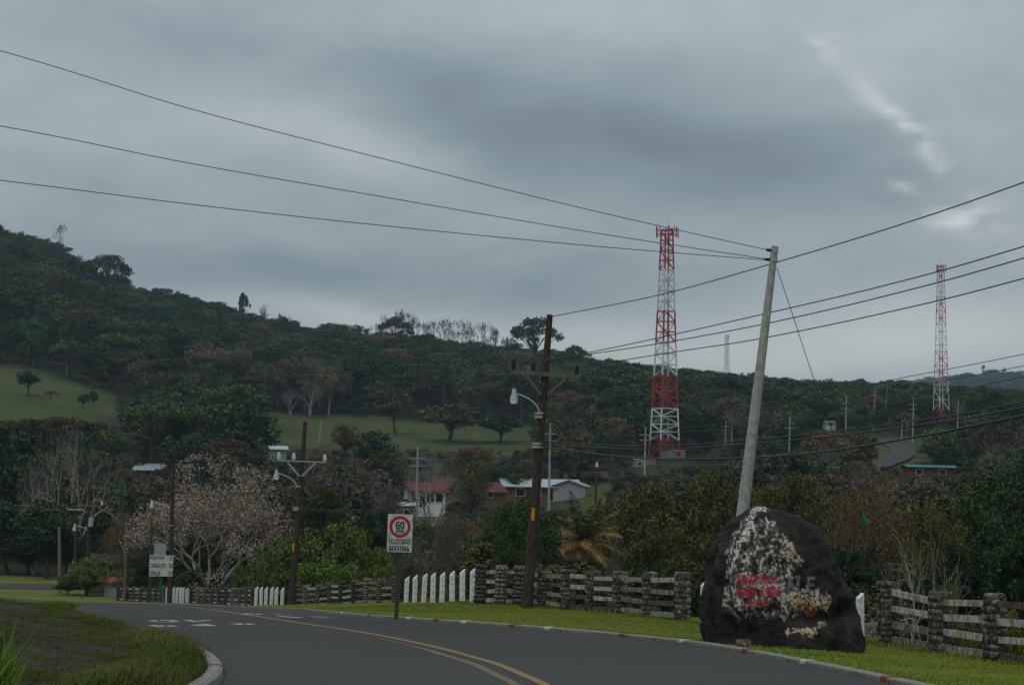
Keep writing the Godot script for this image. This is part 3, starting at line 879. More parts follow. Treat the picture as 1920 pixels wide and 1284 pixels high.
func blocked(px: float, top: float, wide: float, base: float, depth: float) -> bool:
	for b in OPEN:
		if depth < b[4] and px + wide * 0.5 > b[0] and px - wide * 0.5 < b[1] and base > b[2] and top < b[3]:
			return true
	return false

func row_of(p: Vector3) -> float:
	var q := cam_basis.inverse() * (p - EYE)
	return 642.0 + F * q.y / q.z

func column_of(p: Vector3) -> float:
	var q := cam_basis.inverse() * (p - EYE)
	return 960.0 - F * q.x / q.z

func make_forest() -> void:
	# trees one can still tell apart: the belt behind the fence, the valley and the edges of the pastures
	var r := RandomNumberGenerator.new()
	r.seed = 77
	var d := 128.0
	var names := {far_round_a = "rounded green tree", far_round_b = "dark green bushy tree", far_round_c = "olive green tree", far_umbrella_a = "flat-topped green tree", far_umbrella_b = "dark flat-topped tree", far_dry_a = "leafless brownish tree", far_dry_b = "rusty brown spreading tree"}
	var kinds: Array = names.keys()
	var bins := {}
	while d < 290.0:
		var step := 5.6 + d * 0.011
		var half := d * 0.40
		var x := -half + r.randf() * step
		while x < half:
			var dd := d + r.randf_range(-0.5, 0.5) * step
			var kind: String = kinds[r.randi() % kinds.size()]
			var h := r.randf_range(6.5, 12.5)
			if d > 300.0: h *= 0.85
			var w := h * r.randf_range(0.7, 1.0) * (1.25 if kind.contains("umbrella") else 1.0)
			var y := ground(x, dd)
			var px := column_of(Vector3(x, y, -dd))
			var base := row_of(Vector3(x, y, -dd))
			var top := row_of(Vector3(x, y + h, -dd))
			var ok := not blocked(px, top, w * F / dd, base, dd)
			var cut_down := not ok
			for k in 2:
				if ok: break
				h *= 0.55
				w *= 0.6
				top = row_of(Vector3(x, y + h, -dd))
				ok = not blocked(px, top, w * F / dd, base, dd)
			if ok and ground_color(x, dd).g > 0.05 and dd > 200.0: ok = false
			if ok and top < piecewise(SKY_X, SKY_Y, px) + 4.0: ok = false
			if ok and dd < 175.0 and -side(FENCE, x, dd) < 5.0 : ok = false
			if ok and (cut_down or dd > 200.0):
				if not bins.has(kind): bins[kind] = []
				bins[kind].append([Transform3D(Basis(Vector3.UP, r.randf() * TAU).scaled(Vector3(w / T[kind].w, h / T[kind].h, w / T[kind].w)), Vector3(x, y, -dd)), Color(r.randf_range(0.8, 1.25), 1.0, 0.85) * r.randf_range(0.65, 1.3)])
			elif ok:
				var where := "in the valley below the hill pasture" if px < 500.0 else ("among the houses of the village" if px < 1130.0 else ("on the slope around the red and white tower" if px < 1420.0 else "on the slope beside the far hill road"))
				where += "" if dd > 260.0 else ", nearer the fence"
				plant(kind, px, top, w * F / dd, dd, names[kind] + " " + where, names[kind] + "s " + where, r.randi() % 4)
			x += step * r.randf_range(0.8, 1.3)
		d += step * 0.95
	# beyond that the wood reads as one mass
	var wood := Node3D.new()
	wood.name = "hillside_forest"
	add_child(wood)
	tag(wood, "dense mixed forest covering the hills up to the skyline", "forest", "", "stuff")
	kinds = ["far_round_a", "far_dry_a", "far_round_b", "far_umbrella_a", "far_round_c", "far_dry_b", "far_round_b", "far_umbrella_b", "far_dry_a", "far_tall", "far_round_a", "far_umbrella_a"]
	d = 286.0
	while d < 2400.0:
		var step := 8.8 if d < 900.0 else 19.0
		if d > 900.0 and d < 1700.0:
			d += step
			continue
		var half := d * 0.43
		var x := -half if d < 900.0 else d * 0.2
		while x < half:
			var dd := d + r.randf_range(-0.5, 0.5) * step
			var xx := x + r.randf_range(-0.3, 0.3) * step
			var kind: String = kinds[int(clampf((noise.get_noise_2d(xx * 0.7, dd * 0.7) + 0.5 + r.randf_range(-0.5, 0.5)), 0.0, 0.999) * kinds.size())]
			var k: Dictionary = T[kind]
			var s := r.randf_range(0.6, 1.5) * (1.0 if d < 900.0 else 1.7)
			if dd < 480.0: s *= 0.78
			var y := ground(xx, dd)
			var px := column_of(Vector3(xx, y, -dd))
			if d < 900.0:
				var allowed := piecewise(SKY_X, SKY_Y, px) - r.randf_range(-6.0, 8.0)
				var top := row_of(Vector3(xx, y + float(k.h) * s, -dd))
				if top < allowed: s *= clampf((row_of(Vector3(xx, y, -dd)) - allowed) / maxf(row_of(Vector3(xx, y, -dd)) - top, 1.0), 0.25, 1.0)
			if ground_color(xx, dd).g < 0.05 and not blocked(px, row_of(Vector3(xx, y + float(k.h) * s, -dd)), float(k.w) * s * F / dd, row_of(Vector3(xx, y, -dd)), dd):
				if not bins.has(kind): bins[kind] = []
				var b := Basis(Vector3.UP, r.randf() * TAU).scaled(Vector3(s * r.randf_range(0.85, 1.15), s, s * r.randf_range(0.85, 1.15)))
				var warm := noise2.get_noise_2d(xx * 0.9, dd * 0.9)
				bins[kind].append([Transform3D(b, Vector3(xx, y - 0.2, -dd)), Color(1.0 + warm * 0.7 + r.randf_range(-0.15, 0.15), 1.0, 0.9 - warm * 0.3) * pow(r.randf_range(0.62, 1.35), 1.5)])
			x += step * r.randf_range(0.85, 1.15)
		d += step * 0.9
	for kind in bins:
		for which in ["trunk", "crown"]:
			var mm := MultiMesh.new()
			mm.transform_format = MultiMesh.TRANSFORM_3D
			mm.use_colors = which == "crown"
			mm.mesh = T[kind][which]
			mm.instance_count = bins[kind].size()
			for i in bins[kind].size():
				mm.set_instance_transform(i, bins[kind][i][0])
				if which == "crown": mm.set_instance_color(i, bins[kind][i][1])
			var o := MultiMeshInstance3D.new()
			o.name = "tree_" + which + "s"
			o.multimesh = mm
			o.material_override = M.leaf if which == "crown" else M[T[kind].bark]
			wood.add_child(o, true)
			o.set_meta("kind", "stuff")

func make_undergrowth() -> void:
	var r := RandomNumberGenerator.new()
	r.seed = 404
	var bins := {}
	var kinds := ["far_round_a", "far_round_b", "far_round_c", "far_dry_a", "far_round_c", "far_dry_b"]
	var d := 58.0
	while d < 480.0:
		var step := 1.9 + d * 0.011
		var x := -d * 0.42
		while x < d * 0.42:
			var dd := d + r.randf_range(-0.6, 0.6) * step
			var xx := x + r.randf_range(-0.5, 0.5) * step
			x += step
			if dd < 200.0 and -side(FENCE, xx, dd) < 2.2: continue
			if dd > 200.0 and ground_color(xx, dd).g > 0.04 and r.randf() > 0.012: continue
			var kind: String = kinds[r.randi() % kinds.size()]
			var k: Dictionary = T[kind]
			var s := r.randf_range(0.13, 0.34)
			var y := ground(xx, dd)
			var px := column_of(Vector3(xx, y, -dd))
			var base := row_of(Vector3(xx, y, -dd))
			var ok := false
			for q in 3:
				if not blocked(px, row_of(Vector3(xx, y + float(k.h) * s, -dd)), float(k.w) * s * F / dd * 0.8, base, dd):
					ok = true
					break
				s *= 0.6
			if not ok or s < 0.06: continue
			if not bins.has(kind): bins[kind] = []
			var b := Basis(Vector3.UP, r.randf() * TAU).scaled(Vector3(s * r.randf_range(0.9, 1.5), s, s * r.randf_range(0.9, 1.5)))
			bins[kind].append([Transform3D(b, Vector3(xx, y - s * 1.6, -dd)), Color(1.0 + r.randf_range(-0.15, 0.25), 1.0, 0.9) * r.randf_range(0.6, 1.35)])
		d += step * 0.9
	var o := Node3D.new()
	o.name = "undergrowth"
	add_child(o)
	tag(o, "low scrub and bushes filling the ground between the trees", "undergrowth", "", "stuff")
	for kind in bins:
		var mm := MultiMesh.new()
		mm.transform_format = MultiMesh.TRANSFORM_3D
		mm.use_colors = true
		mm.mesh = T[kind].crown
		mm.instance_count = bins[kind].size()
		for i in bins[kind].size():
			mm.set_instance_transform(i, bins[kind][i][0])
			mm.set_instance_color(i, bins[kind][i][1])
		var m := MultiMeshInstance3D.new()
		m.name = "shrubs"
		m.multimesh = mm
		m.material_override = M.leaf
		o.add_child(m, true)
		m.set_meta("kind", "stuff")

func make_trees() -> void:
	var P0 := "trees behind the stone fence"
	# left end, across the valley floor
	plant("far_round_b", 30, 775, 170, 188, "tall dark tree at the left edge above the side road")
	plant("far_round_a", 95, 925, 140, 164, "green tree under the bare grey tree at far left")
	plant("far_round_b", 20, 930, 150, 172, "dark bushy tree beside the side road, leftmost")
	plant("far_round_c", 180, 900, 130, 182, "green tree behind the pole with the transformer")
	plant("far_round_b", 130, 985, 110, 166, "dark tree behind the tan timber post", "", 3)
	plant("far_round_a", 235, 900, 110, 185, "green tree above the orange-brown tree")
	plant("far_round_b", 215, 1000, 90, 158, "dark bushy tree beside the small hut", "", 3)
	plant("far_round_b", 60, 1000, 120, 170, "dark tree low above the far side road", "", 3)
	plant("bare_b", 70, 846, 130, 170, "pale bare tree, left of the two at the left edge")
	plant("bare_b", 140, 782, 180, 171, "larger pale bare tree with fanned branches at the left")
	plant("lime_b", 170, 1040, 120, 136, "yellow-green bush at the roadside on the left", "", 0, "", "bush")
	plant("lime_a", 135, 1085, 60, 138, "small dark green bush beside the tan timber post", "", 3, "", "bush")
	plant("rust", 238, 940, 100, 140, "orange-brown half-bare tree left of the direction sign", "", 0)
	plant("bloom", 398, 852, 400, 123, "large pale pink-flowered tree with bare grey limbs behind the direction sign")
	plant("green_b", 455, 1010, 110, 128, "dark tree below the flowering tree's right side", "", 3)
	plant("green_b", 300, 1000, 110, 131, "dark tree behind the direction sign", "", 3)
	plant("green_b", 385, 1040, 110, 126, "dark undergrowth tree right of the flowering tree's trunk", "", 3)
	plant("lime_b", 250, 1062, 70, 132, "dull green bush left of the direction sign", "", 1, "", "bush")
	plant("olive_a", 600, 895, 150, 128, "dark olive tree behind the second wooden pole", "", 3)
	plant("green_b", 700, 930, 110, 122, "dark tree left of the speed sign", "", 3)
	plant("lime_a", 565, 985, 120, 101, "yellow-green bush right beside the second wooden pole", "", 0, "", "bush")
	plant("lime_b", 640, 965, 140, 99, "tall yellow-green bush between second pole and speed sign", "", 0, "", "bush")
	plant("lime_a", 700, 1010, 100, 92, "yellow-green bush behind the speed sign's post", "", 0, "", "bush")
	plant("lime_b", 500, 1010, 90, 108, "yellow-green bush left of the second wooden pole", "", 0, "", "bush")
	plant("lime_b", 455, 1050, 70, 110, "small green bush behind the stone fence, left of the second pole", "", 1, "", "bush")
	plant("lime_a", 600, 1045, 110, 96, "low bush touching the stone fence right of the second pole", "", 5, "", "bush")
	plant("lime_b", 660, 1050, 100, 88, "low bush touching the stone fence near the speed sign", "", 5, "", "bush")
	plant("lime_a", 735, 1050, 70, 80, "low green bush right behind the speed sign's post", "", 5, "", "bush")
	plant("far_dry_a", 655, 838, 190, 172, "wide leafless purplish-brown tree behind the bushes")
	plant("far_dry_a", 590, 860, 110, 168, "leafless brown tree behind the second wooden pole's lamp")
	plant("far_dry_a", 715, 872, 110, 162, "leafless brown tree above the speed sign")
	plant("bare_b", 805, 838, 170, 205, "pale bare tree arching over the white house")
	plant("olive_b", 885, 850, 90, 214, "leafy olive tree between the two red roofs", "", 2)
	plant("sparse_a", 790, 950, 110, 82, "thin grey-green tree right of the speed sign", P0)
	plant("sparse_b", 845, 955, 90, 76, "thin grey-green tree behind the white pickets", P0)
	plant("sparse_a", 886, 925, 110, 72, "thin pale-stemmed tree above the last white picket", P0)
	plant("scrub", 770, 1040, 80, 74, "grey scrub behind the first white pickets", "", 0, "", "bush")
	plant("scrub", 830, 1050, 80, 70, "grey scrub behind the middle white pickets", "", 0, "", "bush")
	plant("green_a", 940, 940, 100, 70, "green tree left of the first wooden pole", P0)
	plant("green_a", 1000, 925, 120, 80, "dense green tree behind the first wooden pole", P0)
	plant("green_b", 1035, 1000, 70, 74, "dark green tree between first pole and palm", P0)
	plant("green_a", 955, 1000, 70, 60, "small green tree just left of the first wooden pole", P0, 0)
	plant("green_b", 1000, 1030, 90, 62, "dark low tree behind the rails right of the first pole", P0, 3)
	plant("green_b", 900, 1000, 90, 78, "dark tree behind the gap beside the white pickets", P0, 3)
	plant("palm", 1090, 928, 150, 85, "coconut palm with yellowing drooping fronds", "", 0)
	plant("scrub", 1085, 1055, 90, 62, "grey-brown scrub below the yellowing palm", "", 0, "", "bush")
	plant("sparse_b", 1165, 1010, 80, 70, "brownish thin tree right of the palm", P0)
	plant("scrub", 1150, 1050, 90, 58, "grey scrub behind the middle of the rail fence", "", 0, "", "bush")
	plant("green_b", 1090, 1030, 110, 80, "dark tree under the palm", P0, 3)
	plant("olive_a", 1190, 905, 160, 96, "olive tree right of the palm", P0)
	plant("olive_b", 1262, 880, 190, 92, "tall olive tree below the red and white tower", P0)
	plant("olive_a", 1345, 868, 180, 90, "tall olive tree left of the leaning concrete pole", P0)
	plant("olive_b", 1430, 885, 150, 88, "olive tree behind the leaning concrete pole", P0)
	plant("olive_a", 1230, 985, 140, 66, "spreading olive tree behind the rail fence", P0, 1)
	plant("olive_b", 1305, 970, 150, 62, "olive tree behind the last stone post", P0, 1)
	plant("green_b", 1250, 1040, 130, 58, "dark undergrowth behind the right end of the rail fence", P0, 3)
	plant("olive_a", 1490, 870, 160, 92, "olive tree above the boulder's right shoulder", P0)
	plant("olive_b", 1545, 905, 130, 84, "olive tree between boulder and rusty tree", P0, 1)
	plant("green_b", 1560, 1000, 150, 62, "dark tree right behind the boulder", P0, 3)
	plant("rust", 1635, 868, 230, 74, "wide rusty-brown half-bare tree right of the boulder", P0)
	plant("green_b", 1650, 1040, 120, 60, "dark undergrowth below the rusty tree", P0, 3)
	plant("bare_a", 1722, 968, 250, 44, "pale bare tree behind the right-hand stone post", P0)
	plant("olive_b", 1760, 925, 140, 72, "yellowish tree above the pale bare tree", P0, 2)
	plant("green_a", 1850, 880, 190, 80, "big green tree at the right edge", P0)
	plant("green_b", 1925, 860, 190, 76, "dark green tree cut by the right edge", P0)
	plant("green_b", 1820, 990, 140, 56, "dark tree behind the right-hand rails", P0, 3)
	plant("green_a", 1900, 975, 150, 54, "green tree low at the right edge", P0, 1)
	plant("green_b", 1740, 1050, 110, 58, "dark undergrowth behind the pale bare tree", P0, 3)
	plant("lime_a", 1775, 1075, 70, 43, "small lime-green bush beside the pale bare tree", "", 0, "", "bush")
	plant("lime_b", 1895, 1130, 90, 36, "yellow-green bush behind the rightmost rails", "", 2, "", "bush")
	plant("lime_b", 1830, 1150, 70, 38, "leafy bush behind the right-hand rails", "", 1, "", "bush")
	plant("green_b", 2010, 930, 200, 66, "dark green tree beyond the right edge", P0)
	# valley and pastures
	plant("far_umbrella_a", 400, 733, 110, 312, "bright green flat-topped tree left of the domed tree", "", 5)
	plant("far_round_b", 440, 745, 175, 288, "big domed dark green tree left of the middle pasture")
	plant("far_round_c", 312, 872, 60, 270, "olive tree half covering the silvery roof at left")
	plant("far_round_a", 350, 800, 120, 262, "green tree in front of the domed tree")
	plant("far_round_b", 480, 835, 110, 250, "dark tree below the domed tree's right side")
	plant("far_round_a", 45, 688, 54, 380, "lone small tree on the left hill pasture")
	plant("far_dry_b", 86, 732, 34, 372, "reddish small bush on the left hill pasture", "", 4, "", "bush")
	plant("far_round_b", 148, 735, 26, 385, "small dark bush on the left hill pasture, left one", "", 0, "", "bush")
	plant("far_round_b", 168, 730, 24, 395, "small dark bush on the left hill pasture, right one", "", 0, "", "bush")
	plant("far_round_c", 738, 720, 84, 432, "lone tree with a dark trunk standing on the middle pasture")
	plant("olive_b", 645, 788, 66, 335, "cream-flecked small tree at the pasture's lower edge", "", 4)
	plant("far_round_b", 705, 800, 100, 308, "dark green domed tree at the pasture's lower edge")
	plant("far_round_c", 840, 752, 150, 420, "broad olive tree at the far side of the middle pasture")
	plant("far_round_b", 935, 770, 100, 425, "dark tree at the right end of the middle pasture")
	plant("far_bare", 540, 724, 52, 482, "pale bare tree at the forest edge, left one")
	plant("far_bare", 577, 704, 74, 486, "pale bare tree at the forest edge, right one")
	plant("green_palm", 1062, 868, 50, 300, "palm behind the metal-roofed house")
	plant("green_palm", 945, 850, 44, 310, "palm left of the metal-roofed house")
	plant("far_round_b", 1855, 808, 110, 330, "large dark round tree right of the far tower")
	plant("far_round_a", 1835, 850, 100, 285, "round green tree below the far tower")
	plant("far_round_a", 1560, 800, 90, 380, "green tree left of the far hill road")
	# skyline
	plant("far_umbrella_a", 1000, 592, 100, 640, "tall spreading tree standing above the skyline behind the first pole")
	plant("far_umbrella_b", 1076, 645, 60, 650, "flat-topped skyline tree right of the tall spreading one")
	plant("far_umbrella_b", 443, 546, 30, 700, "lone flat-topped tree on the left skyline")
	plant("wispy_b", 90, 424, 34, 790, "spindly tree on the high left skyline")
	plant("green_palm", 481, 570, 26, 700, "small palm on the left skyline")
	plant("far_round_b", 524, 583, 40, 720, "dark round tree on the skyline right of the palm")
	plant("far_umbrella_a", 180, 472, 90, 700, "spreading tree on the left skyline")
	plant("far_umbrella_b", 735, 592, 70, 720, "dark skyline tree left of the spindly row")
	var r := RandomNumberGenerator.new()
	r.seed = 5
	for i in 34:
		var px := 690.0 + i * 8.2 + r.randf_range(-5, 5)
		plant(["wispy", "wispy_b"][r.randi() % 2], px, 590 + absf(px - 750.0) * 0.17 + r.randf_range(-8, 16), r.randf_range(14, 30), 730 + r.randf_range(-20, 20), "spindly tree in the row along the middle skyline", "spindly skyline trees")
	for i in 9:
		var px := 1180.0 + i * 62.0 + r.randf_range(-20, 20)
		plant(["far_round_b", "far_umbrella_b", "far_round_a"][i % 3], px, piecewise(SKY_X, SKY_Y, px) - r.randf_range(2, 12), r.randf_range(40, 70), 690 + r.randf_range(-20, 20), "dark round tree on the skyline right of the tower", "right skyline trees")

# ------------------------------------------------------------------ fences
var stone_meshes := []

func make_stones() -> void:
	var r := RandomNumberGenerator.new()
	r.seed = 303
	for k in 7:
		var b := MB.new()
		var rings := 4
		var seg := 7
		var pts := []
		for i in rings + 1:
			var t := PI * i / rings
			for j in seg:
				var a := TAU * j / seg
				var d := Vector3(sin(t) * cos(a), cos(t), sin(t) * sin(a))
				# squarish lump
				var q := Vector3(signf(d.x) * pow(absf(d.x), 0.5), signf(d.y) * pow(absf(d.y), 0.5), signf(d.z) * pow(absf(d.z), 0.5))
				pts.append(q * 0.5 * (r.randf_range(0.78, 1.12) if i > 0 and i < rings else 0.95))
		for p in pts:
			b.vert(p, p.normalized(), Color.WHITE)
		for i in rings:
			for j in seg:
				var a := i * seg + j
				var c := i * seg + (j + 1) % seg
				b.tri3(a, c, c + seg); b.tri3(a, c + seg, a + seg)
		stone_meshes.append(b.mesh())

# places of the stones on a post w x d x h: [transform, mesh number, tone]
func stone_places(sd: int, w: float, d: float, h: float) -> Array:
	var r := RandomNumberGenerator.new()
	r.seed = sd
	var out := []
	var y := 0.05
	while y < h - 0.03:
		var sh := r.randf_range(0.1, 0.17)
		for f in 3:
			var run := w if f == 0 else d
			var n := r.randi_range(2, 3)
			var cut_at := r.randf_range(-0.08, 0.08)
			for k in n:
				var c := ((k + 0.5) / n - 0.5) * run + cut_at * (1 if k == 0 else -1) * 0.3
				var s := Vector3(run / n * r.randf_range(0.9, 1.12), sh * r.randf_range(0.8, 1.2), r.randf_range(0.04, 0.1))
				var at := Vector3(c, y + sh * 0.5, d * 0.5)
				if f == 1: at = Vector3(w * 0.5, y + sh * 0.5, c)
				if f == 2: at = Vector3(-w * 0.5, y + sh * 0.5, c)
				var b := Basis(Vector3.UP, [0.0, PI / 2, -PI / 2][f] + r.randf_range(-0.1, 0.1)) * Basis(Vector3.BACK, r.randf_range(-0.3, 0.3))
				out.append([Transform3D(b.scaled_local(s), at), r.randi() % 7, r.randi() % 5])
		y += sh
	for k in 4:   # the cap
		var s := Vector3(w * 0.6, r.randf_range(0.1, 0.16), d * 0.6)
		out.append([Transform3D(Basis(Vector3.UP, r.randf() * 0.4).scaled_local(s), Vector3((k % 2 - 0.5) * w * 0.5, h + 0.01, (k / 2 - 0.5) * d * 0.5)), r.randi() % 7, r.randi() % 5])
	return out

var joined_posts := []
func joined_post(k: int) -> Mesh:      # a post 1 m tall whose stones are one mesh
	if joined_posts.is_empty():
		for q in 4:
			var st := SurfaceTool.new()
			st.begin(Mesh.PRIMITIVE_TRIANGLES)
			for s in stone_places(900 + q, 0.31, 0.36, 1.15):
				st.append_from(stone_meshes[s[1]], 0, s[0])
			joined_posts.append(st.commit())
	return joined_posts[k % 4]

# posts: [column, row of top, row of base, depth]; rails run from post to post
func stone_fence(label: String, posts: Array, single_stones: int, rails := 4, from_right := true) -> void:
	var first := Vector3(X(posts[0][0], posts[0][3]), 0, -posts[0][3])
	first.y = ground(first.x, -first.z)
	var o := thing("stone_post_fence", label, "fence", first, "stone post and rail fences")
	var spots := []
	for q in posts:
		var x := X(q[0], q[3])
		var y := ground(x, q[3])
		spots.append([Vector3(x, y, -q[3]) - first, clampf((q[2] - q[1]) * q[3] / F, 0.95, 1.35)])
	for i in spots.size():
		var along: Vector3 = spots[mini(i + 1, spots.size() - 1)][0] - spots[maxi(i - 1, 0)][0]
		var turn := -atan2(along.z, along.x)
		var h: float = spots[i][1]
		var x := Transform3D(Basis(Vector3.UP, turn), spots[i][0])
		var w := 0.29 + 0.03 * sin(i * 2.3)
		var single := (i >= spots.size() - single_stones) if from_right else i < single_stones
		var post := MB.new()
		post.box(Transform3D(Basis.IDENTITY, Vector3(0, h * 0.5 - 0.1, 0)), Vector3(w, h + 0.2, 0.34))
		var body := part(o, "stone_post", post.mesh(), M.mortar, x)
		if single:
			for s in stone_places(700 + i * 13 + posts[0][0], w, 0.36, h):
				part(body, "stone", stone_meshes[s[1]], M.stones[s[2]], s[0])
		else:
			var m := part(body, "stones", joined_post(i), M.stones[(i * 3) % 5], Transform3D(Basis.IDENTITY.scaled(Vector3(1, h / 1.15, 1)), Vector3.ZERO))
			m.set_meta("kind", "stuff")
	var r := RandomNumberGenerator.new()
	r.seed = int(posts[0][0])
	for i in spots.size() - 1:
		var a: Vector3 = spots[i][0]
		var b: Vector3 = spots[i + 1][0]
		var d := (b - a).normalized()
		var out := Vector3(-d.z, 0, d.x).normalized()
		if out.dot(-first) < 0.0: out = -out
		for k in rails:
			var t := (0.1 + 0.26 * k) / 1.0
			var ha: float = spots[i][1] * t
			var hb: float = spots[i + 1][1] * t
			var p := a + Vector3.UP * (ha + r.randf_range(-0.025, 0.025)) + d * 0.12 + out * 0.02
			var q := b + Vector3.UP * (hb + r.randf_range(-0.025, 0.025)) - d * 0.12 + out * 0.02
			var y := (q - p)
			var z := out
			var up := z.cross(y.normalized())
			part(o, "rail", unit_box, M.rails[r.randi() % 4], Transform3D(Basis(y, up * r.randf_range(0.115, 0.14), z * 0.05), (p + q) * 0.5))

# white stakes with slanted tops: [column, row of top, row of base, depth]
func pickets(label: String, list: Array, wide := 0.13, called := "picket_fence") -> void:
	var first := Vector3(X(list[0][0], list[0][3]), 0, -list[0][3])
	first.y = ground(first.x, -first.z)
	var o := thing(called, label, "fence", first, "white picket gaps in the stone fence")
	var tops := []
	for q in list:
		var x := X(q[0], q[3])
		var at := Vector3(x, ground(x, q[3]), -q[3]) - first
		var h: float = (q[2] - q[1]) * q[3] / F
		var b := MB.new()
		var w := wide * 0.5
		var p := [Vector3(-w, -0.15, -w), Vector3(w, -0.15, -w), Vector3(w, -0.15, w), Vector3(-w, -0.15, w), Vector3(-w, h - wide * 0.9, -w), Vector3(w, h, -w), Vector3(w, h, w), Vector3(-w, h - wide * 0.9, w)]
		b.quad(p[3], p[2], p[6], p[7]); b.quad(p[1], p[0], p[4], p[5]); b.quad(p[0], p[3], p[7], p[4]); b.quad(p[2], p[1], p[5], p[6]); b.quad(p[7], p[6], p[5], p[4])
		part(o, "picket", b.mesh(), M.picket, Transform3D(Basis(Vector3.UP, 0.3) * Basis(Vector3.BACK, rng.randf_range(-0.03, 0.02)), at))
		tops.append([at, h])
	for k in 4:
		for i in tops.size() - 1:
			var t := 0.16 + 0.22 * k
			part(o, "wire", unit_rod, M.wire, bar(tops[i][0] + Vector3(0, tops[i][1] * t, wide * 0.55), tops[i + 1][0] + Vector3(0, tops[i + 1][1] * t, wide * 0.55), 0.012))

func make_fences() -> void:
	stone_fence("stone post fence with pale rails running right from the first wooden pole", [[906, 1066, 1133, 52.0], [944, 1066, 1133, 51.8], [980, 1067, 1135, 51.6], [1025, 1076, 1140, 50.6], [1069, 1076, 1146, 49], [1115, 1080, 1150, 47.5], [1166, 1080, 1154, 45.5], [1222, 1081, 1159, 43], [1283, 1083, 1168, 40]], 6)
	stone_fence("stone post fence with weathered rails at the right edge", [[1667, 1114, 1222, 33], [1763, 1122, 1229, 31], [1865, 1127, 1245, 29], [1980, 1132, 1262, 27]], 4)
	stone_fence("stone post fence behind the speed sign", [[563, 1102, 1141, 93], [582, 1102, 1140, 90], [605, 1101, 1139, 87], [627, 1096, 1137, 84], [648, 1096, 1136, 81], [672, 1093, 1135, 78], [696, 1089, 1134, 75], [721, 1089, 1134, 72], [749, 1087, 1134, 69]], 0)
	stone_fence("mossy stone post fence below the flowering tree", [[368, 1106, 1133, 114], [381, 1106, 1134, 112.5], [394, 1106, 1134, 111], [407, 1106, 1135, 109.5], [420, 1106, 1135, 108], [433, 1106, 1136, 106.5], [446, 1105, 1136, 105], [459, 1105, 1137, 103], [472, 1104, 1138, 101.5], [483, 1104, 1138, 100]], 0)
	stone_fence("dark stone post fence behind the direction sign", [[232, 1103, 1128, 128], [246, 1103, 1128, 126.5], [260, 1103, 1129, 125], [274, 1103, 1129, 123.5], [288, 1103, 1130, 122], [302, 1103, 1130, 121], [316, 1103, 1131, 120]], 0)
	pickets("eight white pickets between the speed sign and the first wooden pole", [[767, 1084, 1134, 66], [783, 1082, 1135, 64], [800, 1080, 1136, 62], [817, 1078, 1136, 60], [834, 1076, 1135, 58], [853, 1073, 1133, 56], [872, 1070, 1132, 54.5], [891, 1068, 1131, 53]], 0.16)
	pickets("seven white pickets at the foot of the second wooden pole", [[487, 1104, 1142, 99], [497, 1104, 1142, 98.3], [506, 1104, 1142, 97.7], [516, 1104, 1142, 97.1], [525, 1104, 1142, 96.6], [536, 1104, 1142, 96], [554, 1105, 1142, 94]], 0.19)
	pickets("eight white pickets right of the direction sign", [[321, 1102, 1132, 119], [327, 1102, 1132, 118.4], [333, 1102, 1132, 117.8], [339, 1102, 1132, 117.2], [346, 1102, 1132, 116.6], [351, 1102, 1132, 116.1], [358, 1103, 1132, 115.5], [363, 1103, 1132, 115]], 0.18)
	pickets("two white stakes with barbed wire on either side of the boulder", [[1322, 1090, 1168, 38.5], [1614, 1114, 1203, 33.6]], 0.13, "wire_fence")

# ------------------------------------------------------------------ the painted boulder
# letters as strokes on a 4 x 6 grid
const GLYPHS := {
	"A": [[[0, 6], [2, 0], [4, 6]], [[0.8, 4], [3.2, 4]]], "C": [[[4, 1], [2.5, 0], [0, 1.5], [0, 4.5], [2.5, 6], [4, 5]]], "D": [[[0, 0], [0, 6], [2.5, 6], [4, 4.5], [4, 1.5], [2.5, 0], [0, 0]]],
	"E": [[[4, 0], [0, 0], [0, 6], [4, 6]], [[0, 3], [3, 3]]], "F": [[[4, 0], [0, 0], [0, 6]], [[0, 3], [3, 3]]], "G": [[[4, 1], [2, 0], [0, 1.5], [0, 4.5], [2, 6], [4, 5], [4, 3.4], [2.4, 3.4]]],
	"I": [[[2, 0], [2, 6]]], "M": [[[0, 6], [0, 0], [2, 3], [4, 0], [4, 6]]], "N": [[[0, 6], [0, 0], [4, 6], [4, 0]]], "O": [[[2, 0], [0, 1.5], [0, 4.5], [2, 6], [4, 4.5], [4, 1.5], [2, 0]]],
	"R": [[[0, 6], [0, 0], [3, 0], [4, 1.5], [3, 3], [0, 3]], [[1.8, 3], [4, 6]]], "S": [[[4, 0.8], [2, 0], [0, 1.2], [0.6, 2.6], [3.4, 3.4], [4, 4.8], [2, 6], [0, 5.2]]], "T": [[[0, 0], [4, 0]], [[2, 0], [2, 6]]],
	"U": [[[0, 0], [0, 4.8], [2, 6], [4, 4.8], [4, 0]]], "V": [[[0, 0], [2, 6], [4, 0]]]}

func dab(im: Image, p: Vector2, rad: float, col: Color, cover: float, worn: FastNoiseLite) -> void:
	for y in range(int(p.y - rad), int(p.y + rad) + 1):
		for x in range(int(p.x - rad), int(p.x + rad) + 1):
			if x < 0 or y < 0 or x >= im.get_width() or y >= im.get_height(): continue
			if Vector2(x, y).distance_to(p) > rad: continue
			if worn.get_noise_2d(x * 2.2, y * 2.2) * 1.6 + 0.5 < cover:
				im.set_pixel(x, y, im.get_pixel(x, y).lerp(col, 0.55))

